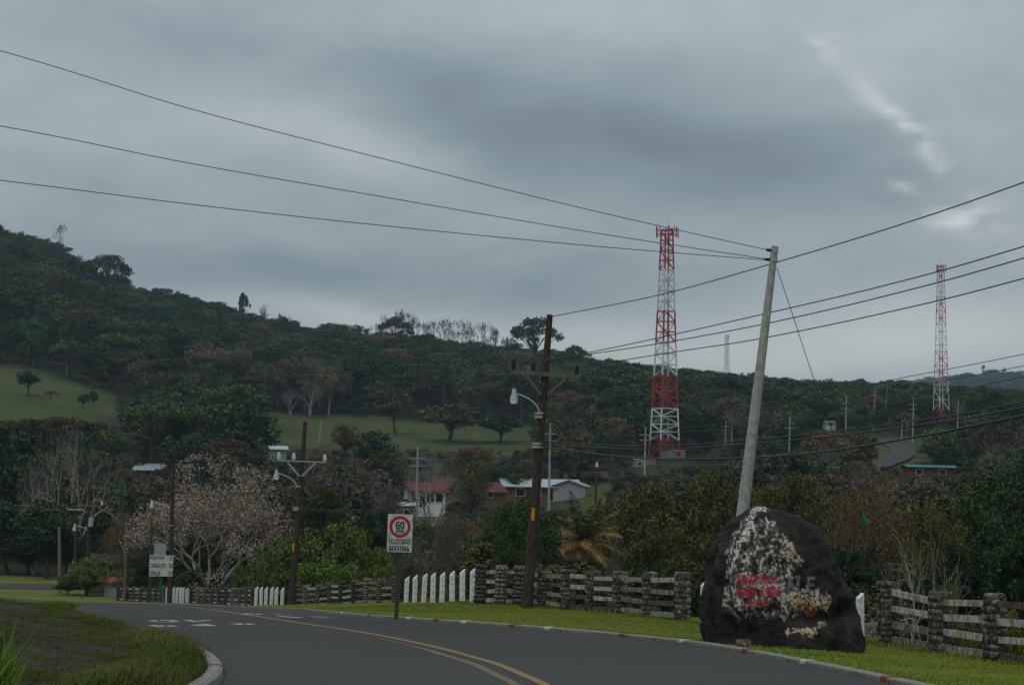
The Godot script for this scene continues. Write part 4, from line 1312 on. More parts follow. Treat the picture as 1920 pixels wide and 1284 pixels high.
func stroke(im: Image, pts: Array, rad: float, col: Color, cover: float, worn: FastNoiseLite) -> void:
	for i in pts.size() - 1:
		var n := int(pts[i].distance_to(pts[i + 1]) / maxf(rad * 0.35, 1.0)) + 1
		for k in n + 1:
			dab(im, pts[i].lerp(pts[i + 1], float(k) / n) + Vector2(worn.get_noise_2d(k * 9.0, i * 50.0), worn.get_noise_2d(i * 50.0, k * 9.0 + 300.0)) * rad * 0.8, rad * (1.0 + worn.get_noise_2d(k * 14.0, 77.0) * 0.7), col, cover, worn)

var boulder_at: Vector3
func skin(px: float, py: float) -> Vector2:
	var p := P(px, py, 27.2) - boulder_at
	return Vector2((0.5 + p.x / 8.0) * 1280.0, (1.0 - (p.y + 0.5) / 3.6) * 576.0)

func make_boulder() -> void:
	var depth := 28.2
	# outline in the picture: row -> left and right column
	var rows := [950, 953, 958, 966, 976, 988, 1005, 1030, 1060, 1090, 1120, 1150, 1180, 1205, 1230, 1250, 1275]
	var left := [1424, 1416, 1407, 1397, 1384, 1366, 1346, 1335, 1330, 1327, 1325, 1323, 1321, 1320, 1319, 1318, 1316]
	var right := [1434, 1448, 1468, 1490, 1512, 1530, 1538, 1547, 1555, 1567, 1582, 1596, 1609, 1617, 1616, 1608, 1600]
	var thick := [0.05, 0.25, 0.4, 0.55, 0.7, 0.82, 0.95, 1.08, 1.18, 1.25, 1.3, 1.33, 1.35, 1.36, 1.34, 1.3, 1.25]
	var n_rows := 120
	var n_cols := 168
	var b := MB.new()
	var mid := P(1468, 1230, depth)
	var origin := Vector3(mid.x, ground(mid.x, depth), -depth)
	var rough := FastNoiseLite.new()
	rough.seed = 9; rough.frequency = 0.9; rough.fractal_octaves = 5
	var facet := FastNoiseLite.new()
	facet.seed = 4; facet.noise_type = FastNoiseLite.TYPE_CELLULAR; facet.frequency = 0.5
	facet.cellular_return_type = FastNoiseLite.RETURN_DISTANCE2_SUB
	for i in n_rows + 1:
		var t := float(i) / n_rows
		var row := lerpf(950.0, 1275.0, t)
		var l := P(piecewise(rows, left, row), row, depth)
		var rr := P(piecewise(rows, right, row), row, depth)
		var dz := piecewise(rows, thick, row)
		var c := (l + rr) * 0.5
		var rx := (rr.x - l.x) * 0.5
		for j in n_cols + 1:
			var a := TAU * j / n_cols - PI           # 0 is the middle of the front
			var sx := signf(sin(a)) * pow(absf(sin(a)), 0.72) * rx
			var sz := signf(cos(a)) * pow(absf(cos(a)), 0.72) * dz
			var p := Vector3(c.x + sx, c.y, c.z + sz) - origin
			# the front leans back a little and the right flank is cut off slantwise
			p.z -= (p.y - 1.2) * 0.12
			var d := Vector3(sin(a), 0.25, cos(a)).normalized()
			var k := rough.get_noise_3d(p.x * 0.7, p.y * 0.7, p.z * 0.7) * 0.2 + rough.get_noise_3d(p.x * 3.5, p.y * 3.5, p.z * 3.5) * 0.035 + rough.get_noise_3d(p.x * 14.0, p.y * 14.0, p.z * 14.0) * 0.016
			k -= facet.get_noise_3d(p.x, p.y, p.z) * 0.03
			# a hollow ledge low on the front
			var ledge := exp(-pow((p.y - 0.62 - 0.1 * p.x) / 0.16, 2.0)) * smoothstep(0.0, 0.5, cos(a))
			k -= ledge * 0.14 * smoothstep(-0.8, 0.6, p.x)
			# a vertical cleft at the left
			k -= exp(-pow((p.x + 1.08 + 0.05 * p.y) / 0.07, 2.0)) * 0.09 * smoothstep(0.0, 0.3, cos(a))
			p += d * k * smoothstep(0.0, 0.08, t + 0.02)
			b.vert(p, d, Color.WHITE, Vector2(a / TAU + 0.5, 1.0 - (p.y + 0.5) / 3.6))
	for i in n_rows:
		for j in n_cols:
			var a := i * (n_cols + 1) + j
			b.tri3(a + n_cols + 1, a + n_cols + 2, a + 1); b.tri3(a + n_cols + 1, a + 1, a)
	# arc-length columns so that paint keeps its shape
	var w := n_cols + 1
	var uvs := PackedVector2Array()
	for i in n_rows + 1:
		var run := [0.0]
		for j in n_cols:
			run.append(run[-1] + Vector2(b.v[i * w + j + 1].x - b.v[i * w + j].x, b.v[i * w + j + 1].z - b.v[i * w + j].z).length())
		var front: float = run[n_cols / 2]
		# keep the front's middle where x is 0
		var off := b.v[i * w + n_cols / 2].x
		for j in w:
			uvs.append(Vector2(0.5 + (run[j] - front + off) / 8.0, b.uv[i * w + j].y))
	b.uv = uvs
	for i in n_rows + 1:
		for j in w:
			var e := b.v[i * w + (j + 1 if j < n_cols else 1)] - b.v[i * w + (j - 1 if j > 0 else n_cols - 1)]
			var f := b.v[maxi(i - 1, 0) * w + j] - b.v[mini(i + 1, n_rows) * w + j]
			var nn := e.cross(f)
			b.n[i * w + j] = nn.normalized() if nn.length_squared() > 1e-12 else Vector3.UP
	# its skin: dark weathered rock, pale lichen, bare cream rock and worn paint
	var size := Vector2i(1280, 576)
	var im := Image.create(size.x, size.y, false, Image.FORMAT_RGB8)
	var fn := FastNoiseLite.new()
	fn.seed = 21; fn.frequency = 0.012; fn.fractal_octaves = 5
	var sp := FastNoiseLite.new()
	sp.seed = 22; sp.frequency = 0.07; sp.fractal_octaves = 5
	var streak := FastNoiseLite.new()
	streak.seed = 23; streak.frequency = 0.05; streak.fractal_octaves = 3
	# picture position -> texture position
	boulder_at = origin
	var lichen := PackedVector2Array()
	for q in [[1350, 1006], [1392, 972], [1420, 980], [1446, 972], [1474, 998], [1490, 1030], [1508, 1060], [1482, 1066], [1484, 1100], [1520, 1104], [1550, 1112], [1560, 1135], [1530, 1144], [1480, 1150], [1462, 1162], [1430, 1152], [1400, 1150], [1366, 1164], [1344, 1130], [1340, 1060], [1342, 1020]]:
		lichen.append(skin(q[0], q[1]))
	var cream := []
	for poly in [[[1478, 1012], [1490, 1018], [1512, 1052], [1502, 1058], [1478, 1056]], [[1470, 1112], [1500, 1102], [1535, 1118], [1540, 1135], [1500, 1132], [1480, 1140]], [[1546, 1118], [1560, 1120], [1556, 1148], [1545, 1140]], [[1458, 1168], [1500, 1174], [1552, 1164], [1545, 1176], [1500, 1188], [1466, 1184]], [[1470, 1003], [1482, 1002], [1480, 1014]]]:
		var pp := PackedVector2Array()
		for q in poly: pp.append(skin(q[0], q[1]))
		cream.append(pp)
	for y in size.y:
		for x in size.x:
			var n := fn.get_noise_2d(x, y)
			var s := sp.get_noise_2d(x, y)
			var v := streak.get_noise_2d(x * 1.4, y * 0.25)
			var col := Color(0.007, 0.006, 0.0055).lerp(Color(0.028, 0.022, 0.019), clampf(0.25 + n * 1.1 + v * 0.6 + s * 0.25, 0.0, 1.0))
			var q := Vector2(x + n * 26.0, y + v * 22.0)
			if Geometry2D.is_point_in_polygon(q, lichen):
				var big := fn.get_noise_2d(x * 2.4 + 500.0, y * 2.4)
				var k := clampf(0.5 + big * 1.4 + s * 0.9 + v * 0.5, 0.0, 1.0)
				col = col.lerp(Color(0.15, 0.138, 0.11), k * 0.92)
				var w2 := s * 0.9 + big * 0.8 + v * 0.35 - 0.16
				if w2 > 0.0: col = col.lerp(Color(0.36, 0.36, 0.33), clampf(w2 * 2.6, 0.0, 0.9))
				if s - big * 0.5 < -0.28: col = col.lerp(Color(0.022, 0.02, 0.018), 0.75)
			for c in cream:
				if Geometry2D.is_point_in_polygon(Vector2(x + n * 22.0 + s * 14.0, y + fn.get_noise_2d(x * 1.7 + 90.0, y * 1.7) * 22.0 + s * 8.0), c) and s + n * 0.4 > -0.22:
					col = col.lerp(Color(0.34, 0.27, 0.175), clampf((s + 0.3) * 2.0 + n, 0.15, 0.9))
			im.set_pixel(x, y, col.linear_to_srgb())
	var worn := FastNoiseLite.new()
	worn.seed = 31; worn.frequency = 0.055; worn.fractal_octaves = 5
	var pale := lin(0.33, 0.33, 0.3)
	# bird lime and mineral streaks running down from the top
	for q in [[[1428, 951], [1412, 962], [1402, 985], [1388, 1010]], [[1432, 953], [1418, 972], [1404, 992], [1384, 1025], [1372, 1050]], [[1426, 952], [1404, 975], [1392, 1005], [1378, 1035]], [[1440, 955], [1450, 957]], [[1425, 952], [1440, 954]], [[1385, 1015], [1376, 1038], [1366, 1062], [1356, 1090]], [[1402, 992], [1408, 1000], [1402, 1012]]]:
		var pts := []
		for e in q: pts.append(skin(e[0], e[1]))
		stroke(im, pts, 4.5, lin(0.42, 0.42, 0.38), 0.62, worn)
	for q in [[[1424, 950], [1450, 956]], [[1418, 955], [1440, 955]]]:
		stroke(im, [skin(q[0][0], q[0][1]), skin(q[1][0], q[1][1])], 7.0, lin(0.42, 0.42, 0.38), 0.62, worn)
	# white painted over below the red words
	for q in [[[1422, 1076], [1424, 1110]], [[1388, 1096], [1414, 1094]], [[1430, 1095], [1458, 1098]], [[1440, 1090], [1454, 1092]], [[1462, 1110], [1464, 1140]], [[1366, 1148], [1372, 1152]]]:
		stroke(im, [skin(q[0][0], q[0][1]), skin(q[1][0], q[1][1])], 7.0, pale, 0.6, worn)
	var words := [["FUNERARIA", 1377, 1078, 80, 14, lin(0.28, 0.014, 0.03), 2.9, 0.72], ["MONTE SINAI", 1375, 1100, 86, 14, lin(0.28, 0.014, 0.03), 2.9, 0.68], ["IGNNEI", 1389, 1122, 48, 10, lin(0.22, 0.014, 0.03), 2.6, 0.66], ["AT", 1474, 1080, 28, 26, lin(0.12, 0.125, 0.13), 3.6, 0.75], ["E", 1514, 1082, 16, 25, lin(0.16, 0.16, 0.16), 3.4, 0.68]]
	worn.frequency = 0.1
	for wd in words:
		var text: String = wd[0]
		var each: float = float(wd[3]) / text.length()
		for i in text.length():
			if not GLYPHS.has(text[i]): continue
			for s in GLYPHS[text[i]]:
				var pts := []
				for e in s:
					pts.append(skin(wd[1] + each * i + e[0] / 4.0 * each * 0.74, wd[2] + e[1] / 6.0 * wd[4]))
				stroke(im, pts, wd[6], wd[5], wd[7], worn)
	var ring := []
	for k in 9: ring.append(skin(1516 + 9 * cos(k * 0.62 - 1.6), 1141 + 9 * sin(k * 0.62 - 1.6)))
	stroke(im, ring, 5.5, lin(0.22, 0.06, 0.012), 0.66, worn)
	for q in [[[1497, 1120], [1494, 1136]], [[1510, 1118], [1505, 1134]], [[1476, 1138], [1484, 1134]]]:
		stroke(im, [skin(q[0][0], q[0][1]), skin(q[1][0], q[1][1])], 4.5, lin(0.2, 0.055, 0.012), 0.55, worn)
	var mt := StandardMaterial3D.new()
	mt.albedo_texture = ImageTexture.create_from_image(im)
	mt.roughness = 0.78
	mt.metallic_specular = 0.3
	var o := part(self, "boulder", b.mesh(), mt)
	o.position = origin
	tag(o, "huge dark boulder with pale lichen and red painted words beside the road", "boulder")
	# a small stone at its foot
	var sm := part(self, "small_stone", stone_meshes[2], M.stones[4], Transform3D(Basis.IDENTITY.scaled(Vector3(0.3, 0.2, 0.22)), Vector3.ZERO))
	var sp2 := on_road(1392, 1216)
	sm.position = Vector3(sp2.x + 0.02, ground(sp2.x, sp2.y) + 0.06, -sp2.y)
	tag(sm, "small brown stone at the foot of the painted boulder", "stone")
	var rb := part(self, "rubble_stone", stone_meshes[1], M.stones[4], Transform3D(Basis(Vector3.UP, 0.6).scaled_local(Vector3(1.6, 0.75, 1.0)), Vector3.ZERO))
	var rx0 := X(1636, 37)
	rb.position = Vector3(rx0, ground(rx0, 37) + 0.5, -37)
	tag(rb, "reddish rock lying behind the fence right of the boulder", "rock")

# ------------------------------------------------------------------ poles, lamps, wires
func lamp(o: Node3D, base: Vector3, head: Vector3, elbow: Vector3, foot: Vector3, s: float) -> void:
	var b := MB.new()
	var pts := []
	for k in 9:
		var t := k / 8.0
		pts.append(head.lerp(elbow, t).lerp(elbow.lerp(foot, t), t) - base)
	var rr := []
	for k in 9: rr.append(0.03 * s)
	b.tube(pts, rr, 6)
	var arm := part(o, "lamp_arm", b.mesh(), M.galv)
	var h := MB.new()
	var hp := head - base
	h.tube([hp + Vector3(0, 0.16, 0) * s, hp + Vector3(0, 0.08, 0) * s, hp + Vector3(0, -0.02, 0) * s, hp + Vector3(0, -0.1, 0) * s, hp + Vector3(0, -0.22, 0) * s], [0.06 * s, 0.08 * s, 0.085 * s, 0.13 * s, 0.15 * s], 10)
	var hd := part(o, "lamp_head", h.mesh(), M.lamp_shell)
	var g := MB.new()
	g.tube([hp + Vector3(0, -0.221, 0) * s, hp + Vector3(0, -0.33, 0) * s, hp + Vector3(0, -0.37, 0) * s], [0.14 * s, 0.13 * s, 0.09 * s], 10)
	part(hd, "lamp_glass", g.mesh(), M.lamp_glass)
	var e := MB.new()
	e.tube([hp + Vector3(0, 0.16, 0) * s, hp + Vector3(0, 0.25, 0) * s], [0.04 * s, 0.035 * s], 8)
	part(hd, "photocell", e.mesh(), M.lamp_blue)

func insulator(o: Node3D, at: Vector3, h: float, r: float, m: Material) -> void:
	var b := MB.new()
	b.tube([at, at + Vector3(0, h * 0.2, 0), at + Vector3(0, h * 0.22, 0), at + Vector3(0, h * 0.4, 0), at + Vector3(0, h * 0.44, 0), at + Vector3(0, h * 0.62, 0), at + Vector3(0, h * 0.66, 0), at + Vector3(0, h * 0.88, 0), at + Vector3(0, h, 0)], [r * 0.4, r * 0.4, r, r * 0.75, r, r * 0.7, r * 0.95, r * 0.6, r * 0.35], 9)
	part(o, "insulator", b.mesh(), m)

# positions are (column, row) pairs of the picture, all at the pole's depth
func pole(called: String, label: String, group: String, depth: float, top: Array, foot: Array, r_top: float, r_foot: float, m: Material, o2 := {}) -> Node3D:
	var t := P(top[0], top[1], depth)
	var f := P(foot[0], foot[1], depth)
	var y := ground(f.x, depth)
	if f.y > y:
		f += (f - t) / (t.y - f.y) * (f.y - y)
	var base := f
	var o := thing(called, label, "pole", base, group)
	var b := MB.new()
	var down := (f - t).normalized() * 0.4
	b.tube([f + down - base, f.lerp(t, 0.33) - base, f.lerp(t, 0.66) - base, t - base], [r_foot * 1.02, lerpf(r_foot, r_top, 0.33), lerpf(r_foot, r_top, 0.66), r_top], 12)
	part(o, "shaft", b.mesh(), m)
	var fwd := Vector3(0, 0, r_top * 1.35)
	for a in o2.get("arms", []):
		var p := P(a[0], a[1], depth) - base + fwd
		var q := P(a[2], a[3], depth) - base + fwd
		part(o, "crossarm", unit_box, a[5] if a.size() > 5 else M.grey_wood, bar(p, q, a[4], a[4] * 0.8))
	for a in o2.get("braces", []):
		part(o, "brace", unit_box, M.grey_wood if a.size() < 5 else a[4], bar(P(a[0], a[1], depth) - base + fwd * 1.5, P(a[2], a[3], depth) - base + fwd * 1.5, 0.085, 0.03))
	for a in o2.get("insulators", []):
		insulator(o, P(a[0], a[1], depth) - base + fwd, a[2], a[3], a[4])
	for a in o2.get("bands", []):
		var c := P(a[0], a[1], depth) - base
		var bb := MB.new()
		bb.tube([c - Vector3(0, 0.04, 0), c + Vector3(0, 0.04, 0)], [a[2], a[2]], 10)
		part(o, "steel_band", bb.mesh(), M.galv)
	if o2.has("lamp"):
		var a: Array = o2.lamp
		lamp(o, base, P(a[0], a[1], depth), P(a[2], a[3], depth), P(a[4], a[5], depth) + Vector3(0, 0, r_top), a[6])
	if o2.has("tag"):
		var a: Array = o2.tag
		var c := P(a[0], a[1], depth) - base
		var e := P(a[0] + a[3], a[2], depth) - base
		var rr: float = a[4]
		part(o, "yellow_number_plate", unit_box, M.yellow_tag, bar(c + Vector3(0, 0, rr), e + Vector3(0, 0, rr), 0.1, 0.02))
	return o

func wire(label: String, pts: Array, rad := 0.014, sides := 5) -> void:
	# pts: [column, row, depth]; a smooth run through them, even in 1 / depth
	var run := []
	for i in pts.size() - 1:
		var a: Array = pts[maxi(i - 1, 0)]
		var b: Array = pts[i]
		var c: Array = pts[i + 1]
		var e: Array = pts[mini(i + 2, pts.size() - 1)]
		for k in 10:
			var t := k / 10.0
			var v := []
			for q in 3:
				var p0: float = a[q] if q < 2 else 1.0 / a[q]
				var p1: float = b[q] if q < 2 else 1.0 / b[q]
				var p2: float = c[q] if q < 2 else 1.0 / c[q]
				var p3: float = e[q] if q < 2 else 1.0 / e[q]
				v.append(p1 + (p2 - p0) * 0.5 * t + (p0 - p1 * 2.5 + p2 * 2.0 - p3 * 0.5) * t * t + (p1 * 1.5 - p0 * 0.5 - p2 * 1.5 + p3 * 0.5) * t * t * t)
			run.append(P(v[0], v[1], 1.0 / v[2]))
	run.append(P(pts[-1][0], pts[-1][1], pts[-1][2]))
	var b2 := MB.new()
	var rr := []
	var base: Vector3 = run[0]
	for i in run.size():
		run[i] -= base
		rr.append(rad)
	b2.tube(run, rr, sides)
	var o := part(self, "overhead_wire", b2.mesh(), M.wire)
	o.position = base
	tag(o, label, "wire", "overhead wires")

func make_poles() -> void:
	var br: Material = M.porcelain_brown
	var wh: Material = M.porcelain_white
	pole("utility_pole", "tall leaning wooden pole with crossarm, lamp and brown insulators, nearest", "wooden utility poles", 50.0, [1031, 590], [988, 1139], 0.1, 0.19, M.wood_pole, {
		arms = [[957, 697, 1087, 707, 0.14]], braces = [[985, 703, 1014, 740], [1060, 711, 1026, 741]],
		insulators = [[963, 697, 0.36, 0.09, br], [1000, 699, 0.33, 0.085, br], [1082, 706, 0.36, 0.085, br]],
		bands = [[1012, 775, 0.17], [1011, 782, 0.17], [1008, 832, 0.19], [1008, 838, 0.2]], lamp = [964, 737, 1011, 750, 1012, 778, 0.95], tag = [1000, 952, 975, -1.5, 0.17]})
	pole("utility_pole", "leaning wooden pole with white insulators and a lamp, above white pickets", "wooden utility poles", 83.0, [572, 790], [545, 1141], 0.11, 0.2, M.wood_pole, {
		arms = [[519, 863, 613, 867, 0.07, M.galv]], braces = [[540, 867, 562, 893, M.galv], [592, 868, 566, 893, M.galv]],
		insulators = [[523, 863, 0.45, 0.11, wh], [551, 864, 0.45, 0.11, wh], [609, 867, 0.45, 0.11, wh]],
		bands = [[560, 912, 0.18], [556, 952, 0.2], [556, 956, 0.2]], lamp = [518, 886, 556, 898, 558, 915, 1.05], tag = [551, 1018, 1034, -1, 0.19]})
	pole("utility_pole", "dark wooden pole with a lamp standing behind the direction sign", "wooden utility poles", 112.0, [325, 866], [317, 1131], 0.12, 0.2, M.wood_pole, {
		arms = [[297, 922, 348, 924, 0.12, M.wood_pole]], lamp = [284, 942, 306, 944, 318, 953, 1.1], bands = [[321, 985, 0.2]]})
	var tp := pole("utility_pole", "wooden pole carrying a grey transformer at the left", "wooden utility poles", 140.0, [167, 905], [163, 1095], 0.12, 0.2, M.wood_pole, {
		arms = [[141, 947, 190, 948, 0.13]], braces = [[152, 948, 164, 962], [182, 948, 168, 962]], insulators = [[191, 948, 0.4, 0.12, wh], [143, 947, 0.4, 0.1, br]], lamp = [139, 986, 152, 986, 163, 993, 1.2], tag = [164, 1048, 1060, 0, 0.2]})
	var tb := MB.new()
	var tc := P(171, 987, 140.0) - tp.position + Vector3(0, 0, 0.3)
	tb.tube([tc, tc + Vector3(0, 0.75, 0), tc + Vector3(0, 0.82, 0)], [0.22, 0.22, 0.2], 14)
	part(tp, "transformer", tb.mesh(), M.transformer)
	pole("utility_pole", "thin dark pole left of the transformer pole", "wooden utility poles", 152.0, [142, 930], [139, 1088], 0.1, 0.17, M.wood_pole, {arms = [[126, 955, 158, 956, 0.12, M.galv]]})
	pole("timber_post", "pale tan timber post beside the side road", "", 140.0, [110, 988], [111, 1103], 0.13, 0.17, M.tan_wood)
	pole("utility_pole", "slim grey pole left of the direction sign", "wooden utility poles", 126.0, [237, 965], [233, 1118], 0.09, 0.14, M.grey_wood, {bands = [[236, 1005, 0.14]]})
	pole("utility_pole", "thin greenish post just left of the direction sign", "wooden utility poles", 113.0, [284, 972], [280, 1128], 0.08, 0.11, M.olive_post)
	# the leaning concrete pole behind the boulder, its dead ends and guy wire
	var cp := pole("concrete_pole", "tall grey concrete pole leaning right behind the boulder", "", 31.5, [1453.5, 462], [1391, 978], 0.072, 0.155, M.concrete, {bands = [[1451, 487, 0.085], [1453, 470, 0.08]]})
	for q in [[1452, 470, 1437, 468], [1450, 487, 1434, 486]]:
		var a := P(q[0], q[1], 31.5) - cp.position
		var e := P(q[2], q[3], 31.5) - cp.position
		var b := MB.new()
		b.tube([a, a.lerp(e, 0.35), a.lerp(e, 0.36), a.lerp(e, 0.95), e], [0.012, 0.012, 0.035, 0.03, 0.012], 7)
		part(cp, "dead_end_clamp", b.mesh(), M.porcelain_brown)
	var n1 := "thin overhead wire crossing the sky from the left to the concrete pole, "
	wire(n1 + "uppermost", [[-700, -95, 24.0], [0, 95, 27.5], [350, 202, 28.6], [700, 293, 29.6], [1100, 392, 30.8], [1437, 468, 31.5]], 0.008)
	wire(n1 + "middle one", [[-700, 115, 24.0], [0, 236, 27.5], [350, 305, 28.6], [700, 366, 29.6], [1100, 434, 30.8], [1434, 485, 31.5]], 0.008)
	wire(n1 + "lowest", [[-700, 255, 24.0], [0, 338, 27.5], [350, 382, 28.6], [700, 421, 29.6], [1100, 460, 30.8], [1434, 487, 31.5]], 0.008)
	wire("wire from the first wooden pole's tip rising to the upper right", [[1031, 594, 50.0], [1240, 552, 43.0], [1445, 495, 37.5], [1680, 424, 32.5], [1920, 342, 28.5], [2500, 130, 22.0]], 0.014)
	wire("upper of three wires from the first pole's crossarm to the right", [[1000, 682, 50.0], [1200, 641, 43.5], [1435, 588, 38.0], [1680, 530, 33.5], [1920, 462, 29.5], [2500, 280, 23.0]], 0.014)
	wire("middle of three wires from the first pole's crossarm to the right", [[963, 681, 50.0], [1180, 653, 43.5], [1430, 608, 38.0], [1680, 550, 33.5], [1920, 484, 29.5], [2500, 310, 23.0]], 0.014)
	wire("lowest of three wires from the first pole's crossarm to the right", [[1082, 689, 50.0], [1270, 659, 43.5], [1430, 634, 39.0], [1680, 582, 34.0], [1920, 522, 29.5], [2500, 360, 23.0]], 0.014)
	wire("upper dark cable from the first wooden pole to the right edge", [[1010, 826, 50.0], [1225, 836, 43.5], [1480, 818, 37.5], [1709, 790, 33.0], [1920, 753, 29.5], [2500, 620, 23.0]], 0.016)
	wire("middle dark cable from the first wooden pole to the right edge", [[1010, 832, 50.0], [1225, 842, 43.5], [1480, 826, 37.5], [1709, 799, 33.0], [1920, 764, 29.5], [2500, 640, 23.0]], 0.02)
	wire("thick lowest cable from the first wooden pole to the right edge", [[1010, 836, 50.0], [1162, 856, 44.5], [1287, 861, 41.5], [1500, 852, 37.0], [1709, 821, 33.0], [1920, 779, 29.5], [2500, 660, 23.0]], 0.026)
	wire("thin grey wire passing over the far tower's foot, upper", [[1010, 800, 51.0], [1250, 790, 47.0], [1480, 757, 43.0], [1670, 713, 39.0], [1920, 664, 34.0], [2500, 540, 27.0]], 0.009)
	wire("thin grey wire passing over the far tower's foot, lower", [[1010, 812, 51.0], [1250, 804, 47.0], [1500, 776, 43.0], [1740, 720, 38.0], [1920, 686, 34.0], [2500, 570, 27.0]], 0.009)
	wire("lowest thin grey wire at the right over the tree tops", [[1010, 818, 51.0], [1250, 812, 47.0], [1500, 790, 43.0], [1800, 732, 37.0], [1920, 706, 34.0], [2500, 590, 27.0]], 0.009)
	wire("dark sagging cable between the two nearest wooden poles", [[1008, 835, 50.0], [940, 868, 55.0], [820, 925, 64.0], [700, 955, 72.0], [556, 953, 83.0]], 0.02)
	wire("second sagging cable between the two nearest wooden poles", [[1008, 839, 50.0], [940, 876, 55.0], [820, 936, 64.0], [700, 960, 72.0], [556, 957, 83.0]], 0.014)
	wire("cable from the second wooden pole to the one behind the direction sign", [[556, 955, 83.0], [500, 975, 91.0], [430, 990, 99.0], [321, 985, 112.0]], 0.022)
	wire("cable from the pole behind the direction sign to the transformer pole", [[321, 985, 112.0], [240, 1006, 126.0], [164, 1003, 140.0]], 0.02)
	wire("thin wire joining crossarms of the second and third wooden poles", [[523, 851, 83.0], [420, 902, 97.0], [325, 870, 112.0]], 0.012)
	wire("steel guy wire from the concrete pole's head down to the right fence", [[1457, 502, 31.5], [1490, 600, 31.8], [1527, 712, 32.1], [1582, 868, 32.6], [1617, 975, 33.0], [1666, 1120, 33.4]], 0.008)
	var guard := P(1621, 974, 33.0)
	var cone := MB.new()
	var up := (P(1582, 868, 32.6) - P(1666, 1120, 33.4)).normalized()
	cone.tube([-up * 0.1, up * 0.2], [0.085, 0.008], 10)
	var cg := part(self, "guy_marker", cone.mesh(), M.cone_green)
	cg.position = guard
	tag(cg, "green plastic cone on the guy wire right of the boulder", "marker cone")
	# grey concrete poles with two crossarms, far off
	var far := [[782, 838, 985, 215.0, "beside the white red-roofed house"], [1031, 793, 932, 255.0, "behind the first wooden pole, by the metal-roofed house"], [1210, 800, 905, 290.0, "just left of the red and white tower"], [1361, 790, 857, 380.0, "right of the red and white tower"], [1481, 780, 875, 350.0, "right of the leaning concrete pole, lower one"], [1587, 743, 840, 400.0, "left of the far hill road"], [1641, 725, 788, 480.0, "on the skyline above the far hill road"], [1713, 745, 836, 420.0, "at the far hill road's bend"], [1797, 750, 832, 430.0, "right of the far tower"], [1464, 708, 762, 600.0, "highest one right of the leaning concrete pole"], [1497, 745, 790, 520.0, "brownish, right of the leaning concrete pole"], [1692, 788, 836, 425.0, "short one at the roadside of the far hill road"], [600, 788, 832, 400.0, "short one on the middle pasture"], [476, 857, 912, 250.0, "topping the flowering tree"], [1283, 763, 800, 350.0, "short rusty one right of the red and white tower"], [1664, 712, 752, 470.0, "short rusty one on the skyline by the hill road"], [1119, 856, 915, 272.0, "with a white lamp in the village"]]
	for q in far:
		var s: float = q[3] / F
		var arms := []
		if not q[0] in [600, 1692, 476, 1283, 1664, 1119]:
			for k in [0.18, 0.3] if q[2] - q[1] > 60 else [0.22]:
				var yy: float = lerpf(q[1], q[2], k * 0.8)
				var half := 1.15 / s
				arms.append([q[0] - half, yy, q[0] + half, yy + 0.5, 0.12, M.far_concrete])
		pole("distant_pole", "distant grey concrete pole " + q[4], "distant concrete poles", q[3], [q[0] + 1.0, q[1]], [q[0] - 1.5, q[2]], 0.12, 0.22, M.far_concrete if not q[0] in [1497, 1283, 1664, 1119] else (M.tan_wood if q[0] != 1119 else M.wood_pole), {arms = arms} if q[0] != 1119 else {lamp = [1119.5, 868, 1119.8, 866, 1119.6, 870, 2.0]})

# ------------------------------------------------------------------ towers
func corner(shape: Array, k: int, t: float) -> Vector3:
	var w := lerpf(shape[0], shape[1], pow(t, 0.82)) * 0.5
	var a: float = shape[2] + k * PI / 2
	return Vector3(cos(a) * w, t * shape[3], sin(a) * w)

func tower(label: String, px: float, top: float, base_row: float, depth: float, w_base: float, w_top: float, bands: Array, thick: float, panels: Array, turn := 0.5) -> void:
	var c := P(px, base_row, depth)
	var tip := P(px + (base_row - top) * 0.018, top, depth)
	var h := tip.y - c.y
	var o := thing("lattice_tower", label, "tower", c, "lattice towers")
	var shape := [w_base, w_top, turn, h]
	for bnd in bands:
		var t0: float = bnd[0]
		var t1: float = bnd[1]
		var m: Material = M.tower_red if bnd[2] else M.tower_white
		var sec := Node3D.new()
		sec.name = "red_section" if bnd[2] else "white_section"
		o.add_child(sec, true)
		var n: int = bnd[3]
		for k in 4:
			part(sec, "leg", unit_rod, m, bar(corner(shape, k, t0), corner(shape, k, t1), thick))
			for i in n:
				var a0 := lerpf(t0, t1, float(i) / n)
				var a1 := lerpf(t0, t1, float(i + 1) / n)
				part(sec, "horizontal", unit_box, m, bar(corner(shape, k, a1), corner(shape, (k + 1) % 4, a1), thick * 0.42))
				if (i + k) % 2 == 0:
					part(sec, "diagonal", unit_box, m, bar(corner(shape, k, a0), corner(shape, (k + 1) % 4, a1), thick * 0.42))
				else:
					part(sec, "diagonal", unit_box, m, bar(corner(shape, (k + 1) % 4, a0), corner(shape, k, a1), thick * 0.42))
	for k in 2:
		part(o, "ladder_rail", unit_rod, M.galv, bar(Vector3(-0.25 + 0.5 * k, 0, 0), Vector3(-0.25 + 0.5 * k, h, 0), 0.08))
	for q in panels:
		var at := Vector3(q[0], h + q[1], q[2])
		part(o, "antenna_panel", unit_box, M.antenna if q[4] == 0 else M.tower_red, Transform3D(Basis.IDENTITY.scaled(Vector3(0.28, q[3], 0.16)), at))
		part(o, "antenna_boom", unit_box, M.tower_red, bar(Vector3(0, h + q[1] + 0.5, 0), at + Vector3(0, 0.5, 0), 0.1))
		part(o, "antenna_boom", unit_box, M.tower_red, bar(Vector3(0, h + q[1] - 0.5, 0), at + Vector3(0, -0.5, 0), 0.1))
	part(o, "lightning_rod", unit_rod, M.galv, bar(Vector3(0, h - 0.5, 0), Vector3(0, h + 2.4, 0), 0.07))

